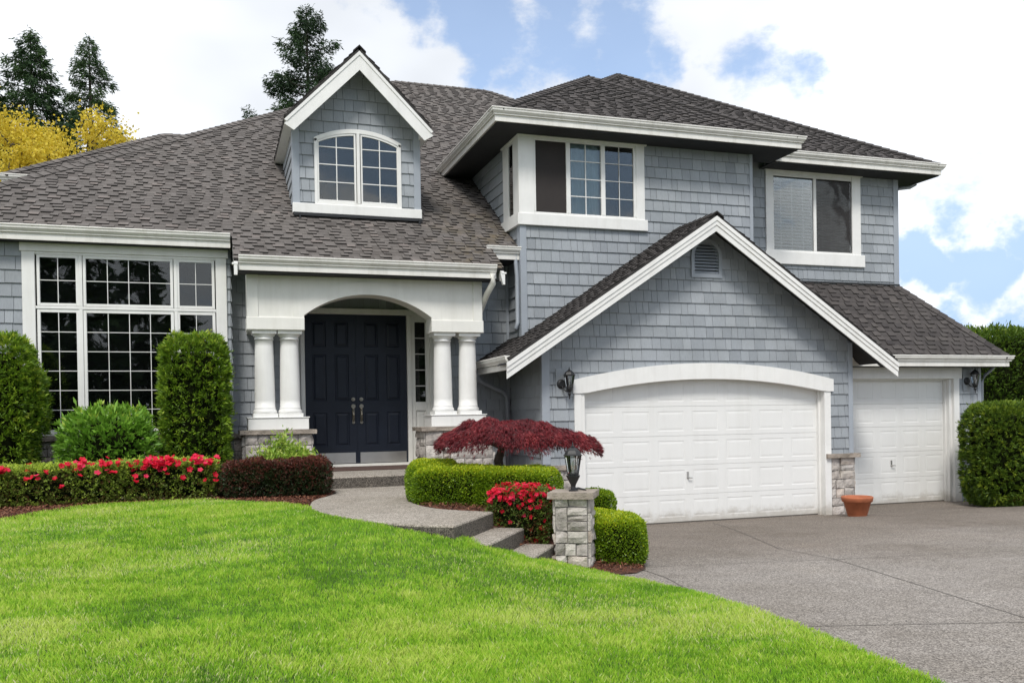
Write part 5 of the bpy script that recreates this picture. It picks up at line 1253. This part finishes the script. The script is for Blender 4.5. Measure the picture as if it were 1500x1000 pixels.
shrub('clipped_evergreen', 'wide clipped evergreen block beside the right garage door', 'shrub', [((15.42, 14.45, 1.06), (.66, .62, 1.065), -.3)], 'darkhedge', 3600, .075, .020, (15.42, 14.45, 0), 4.4, .06, .7, .3, .06, .42, .24, .15, 14, tuft=9, group='clipped evergreen columns')
# rhododendron: whorls of long leaves
t, P, Nn = shrub('rhododendron', 'rounded broad leaved shrub under the tall window', 'shrub', [((-1.47, 14.75, 1.50), (.70, .55, .77), 0)], 'rhodo', 500, .12, .036, (-1.5, 14.75, .95), 2.4, .17, .9, .4, .10, .42, .16, .3, 22, corek=.7)
k = rng.choice(len(P), 620); base = np.repeat(P[k], 9, 0); nb = np.repeat(Nn[k], 9, 0); n = len(base)
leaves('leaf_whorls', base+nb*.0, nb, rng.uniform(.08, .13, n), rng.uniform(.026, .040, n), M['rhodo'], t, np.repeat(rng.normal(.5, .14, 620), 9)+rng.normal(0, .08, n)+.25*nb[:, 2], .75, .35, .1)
# azalea hedge with flowers along its top
def flowers(name, par, C_, size, m='petal', outn=None):
    n = len(C_); V = []; T = []
    ax = (outn if outn is not None else np.tile([0, -.6, .8], (n, 1))) + rng.normal(0, .35, (n, 3)); ax /= np.linalg.norm(ax, axis=1)[:, None]
    s = np.cross(ax, unit(n)); s /= np.linalg.norm(s, axis=1)[:, None]; b = np.cross(ax, s); sz = rng.uniform(.7, 1.2, n)*size; tt = rng.normal(.5, .25, n)
    for k in range(5):
        a = 2*math.pi*k/5+rng.uniform(0, .3, n); dr = s*np.cos(a)[:, None]+b*np.sin(a)[:, None]; sd2 = -s*np.sin(a)[:, None]+b*np.cos(a)[:, None]
        q = np.zeros((n, 4, 3)); q[:, 0] = C_; q[:, 1] = C_+dr*sz[:, None]*.6+sd2*sz[:, None]*.42+ax*sz[:, None]*.28; q[:, 2] = C_+dr*sz[:, None]+ax*sz[:, None]*.38; q[:, 3] = C_+dr*sz[:, None]*.6-sd2*sz[:, None]*.42+ax*sz[:, None]*.28
        V.append(q); T.append(tt+rng.normal(0, .08, n))
    V = np.concatenate(V); return npmesh(name, V.reshape(-1, 3), np.arange(len(V)*4).reshape(-1, 4), M[m], par, np.clip(np.concatenate(T), 0, 1))
hz = [((-3.6, 13.42, 1.17), (1.3, .36, .27), .06), ((-2.0, 13.50, 1.19), (1.0, .36, .275), -.02), ((-.72, 13.50, 1.21), (.85, .36, .285), -.03)]
t, P, Nn = shrub('azalea_hedge', 'long low azalea hedge with red flowers along its light green top', 'hedge', hz, 'azalea', 7500, .042, .017, (-2, 13.5, .93), 5.0, .05, .9, .25, .045, .40, .22, .42, 31, tuft=6)
fc = []
for cx, w_, c_ in ((-2.93, .08, 18), (-2.62, .035, 16), (-2.30, .015, 2), (-1.78, .05, 12), (-1.66, .04, 9), (-1.36, .05, 14), (-1.2, .02, 4), (-1.02, .05, 9), (-.82, .03, 10), (-.70, .06, 34), (-.55, .05, 16), (-.47, .02, 3), (-.22, .05, 20), (-.06, .05, 14), (.08, .02, 3), (-3.4, .2, 20), (-.78, .06, 8)):
    zc = rng.normal(1.47, .02)
    for _ in range(c_): fc.append((rng.normal(cx, w_), rng.uniform(13.10, 13.30), rng.normal(zc, .028)))
for _ in range(26): fc.append((rng.uniform(-2.8, .1), 13.11, rng.uniform(1.15, 1.40)))
fc = np.array(fc); fc = np.concatenate([fc, fc[::3]+rng.normal(0, .02, fc[::3].shape)]); flowers('flowers', t, fc, .042)
# barberry, two lumps
shrub('barberry_hedge', 'low dark red clipped hedge left of the porch steps', 'hedge', [((.62, 13.25, 1.19), (.55, .36, .28), .0), ((1.28, 13.22, 1.21), (.33, .42, .27), -.25)], 'barberry', 9000, .034, .014, (.8, 13.2, .94), 3.4, .12, 1.1, .35, .05, .27, .24, .46, 41, tuft=5)
# pieris in front of the pedestal
t = thing('pieris_bush', 'small lime green bush behind the dark red hedge', 'bush', (1.0, 14.1, .95))
cs = np.array([(.72, 14.0, 1.42), (.80, 14.1, 1.50), (.95, 14.15, 1.58), (1.0, 14.1, 1.70), (1.1, 14.1, 1.55), (1.2, 14.05, 1.45), (1.33, 13.98, 1.43), (.88, 13.95, 1.45), (1.42, 14.0, 1.38), (1.05, 13.95, 1.44), (.65, 14.1, 1.36), (1.25, 14.15, 1.5)])
base = np.repeat(cs, 110, 0)+rng.normal(0, .07, (len(cs)*110, 3)); n = len(base); leaves('foliage', base, np.tile([0, -.3, .6], (n, 1)), rng.uniform(.07, .12, n), rng.uniform(.022, .036, n), M['lime'], t, rng.normal(.5, .25, n), 1.0, .2, .1)
mb = MB()
for c in cs: mb.tube([(1.0, 14.12, .9), (c[0]*.5+.5, 14.1, 1.2), tuple(c)], [.02, .012, .006], 6)
mb.build('stems', M['bark'], t)
# boxwood hedge by the landing
bx = dict(e=4.2, bump_=.055, spread=1.0, up=.3, depth=.028, tvar=.2)
shrub('boxwood_hedge', 'bright green clipped box hedge curving beside the landing under the red maple', 'hedge',
      [((2.98, 11.05, 1.15), (.60, .38, .26), -.62), ((3.58, 10.60, 1.13), (.52, .38, .27), -.65), ((2.76, 11.65, 1.19), (.34, .55, .27), -.2)], 'box', 11500, .026, .014, (3.2, 11, .93), bx['e'], bx['bump_'], bx['spread'], bx['up'], bx['depth'], .40, .2, .40, 51)
# azalea by the steps
t, P, Nn = shrub('azalea_bush', 'clipped azalea bush covered with red flowers beside the steps', 'bush', [((3.40, 9.92, .87), (.36, .30, .34), -.6)], 'azalea_dark', 9000, .032, .014, (3.40, 9.9, .5), 6.0, .05, 1.0, .3, .04, .42, .2, .3, 61, tuft=4)
fz = np.array([mnoise.noise(Vector(p_)*5.5) for p_ in P]); topw = np.clip((P[:, 2]-1.00)/.20, 0, 1)
sel = np.where(rng.random(len(P)) < np.where(fz > -.2, .17*topw, .03*topw)+.005)[0]
flowers('flowers', t, P[sel]+Nn[sel]*.015, .030, outn=Nn[sel])
# boxes right of the stone pillar
shrub('boxwood_hedge', 'low clipped box hedge right of the stone pillar at the drive', 'hedge', [((4.44, 9.62, .575), (.33, .50, .30), -.25), ((4.40, 10.1, .60), (.30, .40, .26), -.1)], 'box', 11500, .026, .014, (4.4, 9.6, .3), 4.0, .04, 1.0, .3, .03, .38, .2, .42, 71)
shrub('boxwood_ball', 'small rounded box bush behind the stone pillar by the garage door', 'bush', [((4.72, 10.85, .84), (.26, .26, .22), 0)], 'box', 10500, .025, .013, (4.72, 10.85, .5), 2.6, .04, 1.0, .3, .03, .30, .2, .2, 77)

# --- weeping maple
t = thing('japanese_maple', 'low weeping red maple spreading over the box hedge', 'tree', (3.58, 11.28, .93))
mb = MB(); mb.tube([(3.56, 11.28, .9), (3.58, 11.26, 1.25), (3.54, 11.24, 1.45), (3.6, 11.25, 1.62)], [.075, .065, .06, .045], 10)
CR = Vector((.949, -.3155, 0)); CD = Vector((.3155, .949, 0)); mc = Vector((3.80, 11.22, 0))
def mtop(s, d):      # canopy skin height over the spread: s along the picture, d in depth, both about -1..1
    r2 = s*s+d*d; return 1.985 - .30*max(0, r2)**1.1 - .05*s + .03*math.sin(s*9+d*3)+.025*math.sin(s*17-d*7)
br = []
for i in range(46):
    a = rng.uniform(0, 2*math.pi); rr = rng.uniform(.45, 1.0); s, d = rr*math.cos(a), rr*math.sin(a); e = mc+CR*s*1.15+CD*d*.85; zt = mtop(s, d)
    mb.tube([(3.6, 11.25, 1.60), tuple((Vector((3.6, 11.25, 0))*.5+e*.5)+Vector((0, 0, 1.80-.05*rr))), (e.x, e.y, zt-.05), (e.x+.03*s, e.y, zt-.16)], [.022, .014, .008, .004], 5)
mb.build('trunk', M['bark'], t)
n = 15000; rr = np.sqrt(rng.random(n)); a = rng.uniform(0, 2*math.pi, n); s, d = rr*np.cos(a), rr*np.sin(a)
edge = np.array([mnoise.noise(Vector((math.cos(x)*2.2, math.sin(x)*2.2, 3))) for x in a]); s *= 1+.10*edge; d *= 1+.10*edge
zt = np.array([mtop(x, y) for x, y in zip(s, d)]); lump = np.array([mnoise.noise(Vector((x*3.4, y*3.4, 1))) for x, y in zip(s, d)])
q = np.array(mc)[None]+np.outer(s*1.08, np.array(CR))+np.outer(d*.85, np.array(CD)); q[:, 2] = zt+lump*.085-np.abs(rng.normal(0, .05, n))
nd = np.outer(s, np.array(CR))*1.0+np.outer(d, np.array(CD))*1.0; nd[:, 2] = -.75
base = np.repeat(q, 4, 0); nn = np.repeat(nd, 4, 0); m_ = len(base)
leaves('foliage', base, nn, rng.uniform(.045, .080, m_), rng.uniform(.005, .009, m_), M['maple'], t, np.repeat(.46+lump*.65+rng.normal(0, .22, n), 4)+rng.normal(0, .08, m_), .62, -.1, .05)

# ------------------------------------------------------------------ stone pillar, lanterns, pot
pil = thing('stone_pillar', 'square stone pillar with flat cap at the foot of the steps', 'pillar', (3.80, 9.30, .30), rz=R(-31), world=False)
hw = .178
mb = MB(); mb.box((-hw+.01, -hw+.01, -.2), (hw-.01, hw-.01, .83)); mb.build('mortar_core', M['mortar'], pil)
for i, (o, u, nn) in enumerate((((-hw, -hw, 0), (1, 0, 0), (0, -1, 0)), ((hw, -hw, 0), (0, 1, 0), (1, 0, 0)), ((hw, hw, 0), (-1, 0, 0), (0, 1, 0)), ((-hw, hw, 0), (0, -1, 0), (-1, 0, 0)))):
    stones('stone_facing', (o[0], o[1], -.12), u, nn, 2*hw, .945, pil, 44+i, smin=.13, smax=.34)
ledge('stone_cap', (-.252, -.252, .815), (.252, .252, .885), pil, 9)

def lantern_parts(par, o, h, wall=False):
    """six sided carriage lantern; o = bottom of the cage, h = cage height"""
    ox, oy, oz = o; w0, w1 = h*.30, h*.46; n = 6
    cap = MB()
    cap.lathe([(w1*1.16, h*.985), (w1*1.18, h*1.02), (w1*1.05, h*1.05), (w1*.98, h*1.13), (w1*.80, h*1.27), (w1*.52, h*1.38), (w1*.28, h*1.44), (w1*.20, h*1.47)], (ox, oy, oz), 6, rot=.5)
    cap.lathe([(w1*.16, h*1.47), (w1*.26, h*1.50), (w1*.12, h*1.54), (w1*.07, h*1.58), (w1*.12, h*1.63), (w1*.05, h*1.68), (.002, h*1.78)], (ox, oy, oz), 10)
    cap.build('lantern_cap', M['black'], par)
    fr = MB(); gl = []
    for k in range(n):
        a, b = 2*math.pi*(k+.5)/n, 2*math.pi*(k+1.5)/n
        p0 = (ox+w0*math.cos(a), oy+w0*math.sin(a), oz); p1 = (ox+w1*math.cos(a), oy+w1*math.sin(a), oz+h); q0 = (ox+w0*math.cos(b), oy+w0*math.sin(b), oz); q1 = (ox+w1*math.cos(b), oy+w1*math.sin(b), oz+h)
        fr.tube([p0, p1], h*.026, 6); fr.tube([p0, q0], h*.026, 6); fr.tube([p1, q1], h*.026, 6); gl.append((p0, q0, q1, p1))
    fr.lathe([(w0*1.12, -h*.06), (w0*1.15, -.0), (w0*1.0, .004)], (ox, oy, oz), 6, rot=.5); fr.build('cage', M['black'], par)
    g = MB()
    for q in gl: g.face(q)
    g.build('lantern_glass', M['lamp_glass'], par)
    c = MB(); c.lathe([(h*.05, 0), (h*.05, h*.30), (h*.035, h*.32)], (ox, oy, oz), 10); c.lathe([(h*.02, h*.32), (h*.075, h*.45), (h*.085, h*.55), (h*.05, h*.68), (.002, h*.75)], (ox, oy, oz), 12); c.build('bulb', M['white'], par)
lp = thing('pillar_lantern', 'black carriage lantern standing on the stone pillar cap', 'lantern', (3.79, 9.28, 1.185), world=False)
mb = MB(); mb.lathe([(.052, 0), (.052, .012), (.030, .022), (.026, .055), (.032, .075), (.050, .11), (.062, .135), (.075, .16), (.078, .175), (.04, .185)], (0, 0, 0), 12)
mb.tube([(0, 0, .02), (.06, .0, .03), (.13, .01, .012), (.16, .012, .004)], [.016, .013, .010, .006], 6); mb.build('lantern_base', M['black'], lp)
lantern_parts(lp, (0, 0, .195), .20)
def wall_lantern(x, y, z, label, h=.20):
    l = thing('wall_lantern', label, 'lantern', (x, y, z), 'wall lanterns beside the garage doors', world=False)
    mb = MB(); mb.cbox((-.20, .062, -.09), (-.02, .072, .40), .003); mb.build('mounting_block', M['siding'], l)
    mb = MB(); mb.tube([(-.10, .062, .13), (-.10, .045, .13), (-.10, .028, .13)], [.085, .08, .05], 20)
    mb.tube([(-.10, .03, .10), (-.08, .0, .03), (-.03, -.05, -.005), (0, -.07, .03)], [.014, .014, .014, .014], 8)
    mb.lathe([(.004, -.14), (.014, -.11), (.010, -.09), (.022, -.07), (.030, -.04), (.022, -.02), (.052, .02), (.060, .05), (.055, .06)], (0, -.07, 0), 10); mb.build('bracket', M['black'], l)
    lantern_parts(l, (0, -.07, .075), h)
wall_lantern(5.90, YG-.10, 2.44, 'black wall lantern on grey shingles left of the wide garage door')
wall_lantern(15.86, S1-.10, 2.50, 'black wall lantern right of the narrow garage door under the eave')
pot = thing('terracotta_pot', 'empty terracotta pot on the drive between the garage doors', 'pot', (11.45, 14.0, .047), world=False)
mb = MB(); mb.lathe([(.165, 0), (.172, .01), (.245, .265), (.262, .268), (.272, .275), (.288, .345), (.288, .36), (.275, .372), (.255, .372), (.240, .34), (.20, .20), (.15, .05)], (0, 0, 0), 48); o = mb.build('pot_body', M['terracotta'], pot, smooth=True)
mb = MB(); mb.lathe([(.01, .22), (.21, .22), (.205, .24), (.01, .245)], (0, 0, 0), 24); mb.build('soil', M['mulch'], pot)
pot = thing('terracotta_planter', 'terracotta planter partly hidden behind the evergreen block at the right edge', 'pot', (15.95, 14.55, .02), world=False)
mb = MB(); mb.lathe([(.26, 0), (.27, .01), (.33, .36), (.36, .37), (.37, .45), (.33, .46), (.30, .42), (.2, .2)], (0, 0, 0), 36); mb.build('pot_body', M['terracotta'], pot, smooth=True)
mb = MB(); mb.lathe([(.01, .36), (.31, .36), (.3, .38), (.01, .385)], (0, 0, 0), 24); mb.build('soil', M['mulch'], pot)

# ------------------------------------------------------------------ trees
def conifer(name, label, loc, H, rb, nb, seed, droop=.35, upturn=.0, leafL=.42, leafW=.10, tint=.5, z_from=.12, dens=1.0, group=None, mname='conifer', jag=.3, power=.8):
    r0 = np.random.default_rng(seed); t = thing(name, label, 'tree', loc, group, world=False)
    mb = MB(); mb.tube([(0, 0, -.3), (.02, 0, H*.5), (0, 0, H)], [H*.014, H*.009, .02], 8)
    Pn, Dn, Tn = [], [], []
    for i in range(nb):
        f = z_from+(1-z_from)*(i+r0.random())/nb; z = H*f; ln = rb*((1-f)**power)*r0.uniform(1-jag, 1+jag*.6)+.12; a = i*2.39996+r0.normal(0, .3)
        d = np.array([math.cos(a), math.sin(a), 0]); up_ = r0.normal(.12, .12)+.35*(f > .88)
        k = max(5, int(ln*14*dens)); u = np.sqrt(r0.random(k)); zz = z+ln*(up_*u-droop*u*u+upturn*u**3)
        cen = np.outer(u*ln, d); cen[:, 2] = zz; side = np.array([-d[1], d[0], 0]); wdt = ln*.20*(1-u*.55)
        off = r0.uniform(-1, 1, k)*wdt; cen += np.outer(off, side); cen[:, 2] -= np.abs(r0.normal(0, .10+.05*ln, k))
        mb.tube([(0, 0, z), tuple(d*ln*.5+np.array([0, 0, z+ln*(up_*.5-droop*.25)])), tuple(d*ln*.95+np.array([0, 0, z+ln*(up_*.95-droop*.9+upturn*.85)]))], [.012+ln*.016, .01+ln*.008, .006], 4)
        dn = np.outer(np.ones(k), d)*.7+np.outer(np.sign(off)*.6, side)+r0.normal(0, .3, (k, 3)); dn[:, 2] -= .45
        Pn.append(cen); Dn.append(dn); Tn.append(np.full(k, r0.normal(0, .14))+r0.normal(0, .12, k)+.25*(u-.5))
    mb.build('trunk', M['bark'], t)
    P, D_, T = map(np.concatenate, (Pn, Dn, Tn)); P = np.repeat(P, 3, 0)+rng.normal(0, .09, (len(P)*3, 3)); D_ = np.repeat(D_, 3, 0); n = len(P)
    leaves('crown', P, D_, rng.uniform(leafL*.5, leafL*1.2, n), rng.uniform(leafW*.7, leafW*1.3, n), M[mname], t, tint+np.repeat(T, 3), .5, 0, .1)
    return t
G1 = 'conifers beyond the roof'
conifer('conifer_tree', 'dark conifer rising behind the yellow tree, second from left', (-8.25, 50.3, -.2), 21.8, 6.8, 190, 5, .42, .1, .28, .054, .45, .25, 4.8, G1)
conifer('conifer_tree', 'slim conifer with drooping twigs, nearest to the yellow tree top right', (-5.85, 52.7, -.2), 22.8, 5.4, 170, 9, .45, .1, .28, .052, .62, .25, 4.2, G1)
conifer('conifer_tree', 'dark conifer cut by the left picture edge', (-10.6, 49.8, -.2), 21.2, 5.0, 170, 13, .42, .1, .28, .054, .40, .25, 4.8, G1)
conifer('conifer_tree', 'smaller dark conifer low between the slim conifer and the roof', (-3.9, 53.5, -.2), 15.6, 4.0, 130, 21, .42, .1, .28, .048, .42, .2, 3.4, G1)
conifer('conifer_tree', 'open branched dark spruce rising behind the dormer', (4.30, 40.9, -.2), 20.4, 5.0, 150, 17, .12, .22, .22, .046, .30, .35, 6.0, G1, jag=.5, power=.72)
# yellow tree: forked skeleton with clumps of small leaves
def broadleaf(name, label, loc, H, spread, seed, m, clumps, per, L, W, tint, group=None, zmin=.35):
    r0 = np.random.default_rng(seed); t = thing(name, label, 'tree', loc, group, world=False); mb = MB(); tips = []
    mb.tube([(0, 0, -.3), (.05, 0, H*.22), (0, .05, H*.36)], [H*.022, H*.018, H*.014], 8)
    def grow(p, d, ln, r, lev):
        q = p+d*ln; mid = p+d*ln*.5+r0.normal(0, ln*.06, 3); mb.tube([tuple(p), tuple(mid), tuple(q)], [r, r*.8, r*.62], 5, cap=False)
        if lev >= 3: tips.append(mid)
        if lev == 5: tips.append(q); return
        for _ in range(2 if lev < 4 else 2+int(r0.random() < .4)):
            nd = d+r0.normal(0, .48, 3); nd[2] += .10; nd /= np.linalg.norm(nd); grow(q, nd, ln*r0.uniform(.66, .86), r*.62, lev+1)
    for i in range(5):
        a = i*1.2566+r0.normal(0, .3); d = np.array([math.cos(a)*spread, math.sin(a)*spread, 1.0]); d /= np.linalg.norm(d); grow(np.array([0, 0, H*.34]), d, H*.19, H*.012, 1)
    mb.build('trunk', M['bark'], t); tips = np.array(tips); k = r0.choice(len(tips), clumps); base = np.repeat(tips[k], per, 0)+r0.normal(0, H*.018, (clumps*per, 3)); n = len(base)
    leaves('crown', base, unit(n), r0.uniform(L*.6, L*1.2, n), r0.uniform(W*.7, W*1.2, n), M[m], t, np.repeat(r0.normal(tint, .16, clumps), per)+r0.normal(0, .1, n), 1.0, .1, .1); return t
broadleaf('yellow_tree', 'yellow leafed tree behind the far left end of the roof', (-6.3, 33.2, -.2), 13.6, .66, 3, 'yellow', 2600, 14, .13, .085, .62)
# hedge at the right, behind the drive
t, P, Nn = shrub('tall_hedge', 'tall dark green hedge behind the right garage corner', 'hedge', [((24.5, 22.6, 2.1), (5.6, 1.5, 2.42), -.32)], 'darkhedge', 420, .16, .05, (24.5, 22.6, -.2), 5, .32, .9, .4, .12, .20, .24, .2, 91, corek=.9)
# street side trees, seen mirrored in the window glass
G2 = 'conifers across the street mirrored in the windows'
for i, (x, y, h) in enumerate(((-13.5, -23, 15), (-9.8, -26, 17), (-6.6, -23.5, 15.5), (-3.9, -26, 13.5), (-1.6, -25, 9.0), (-16.8, -25, 16), (3.5, -30, 8.5), (9, -33, 9.5), (15, -30, 8))):
    conifer('conifer_tree', 'dark conifer across the street mirrored in the window glass', (x, y, -.2), h, 3.1, 90, 100+i, .4, .1, .8, .22, .45, .06, .8, G2)

# every board, beam and strip that stands apart becomes an object of its own
for o in [o for o in bpy.data.objects if o.type == 'MESH' and o.name.split('.')[0] in ('corner_board', 'porch_side_beam', 'entry_side_wall', 'inner_wall', 'astragal', 'soffit') or (o.name.startswith('muntin') and o.parent.name.startswith('side_light')) or o.name == 'rake_board.001']: split_pieces(o)
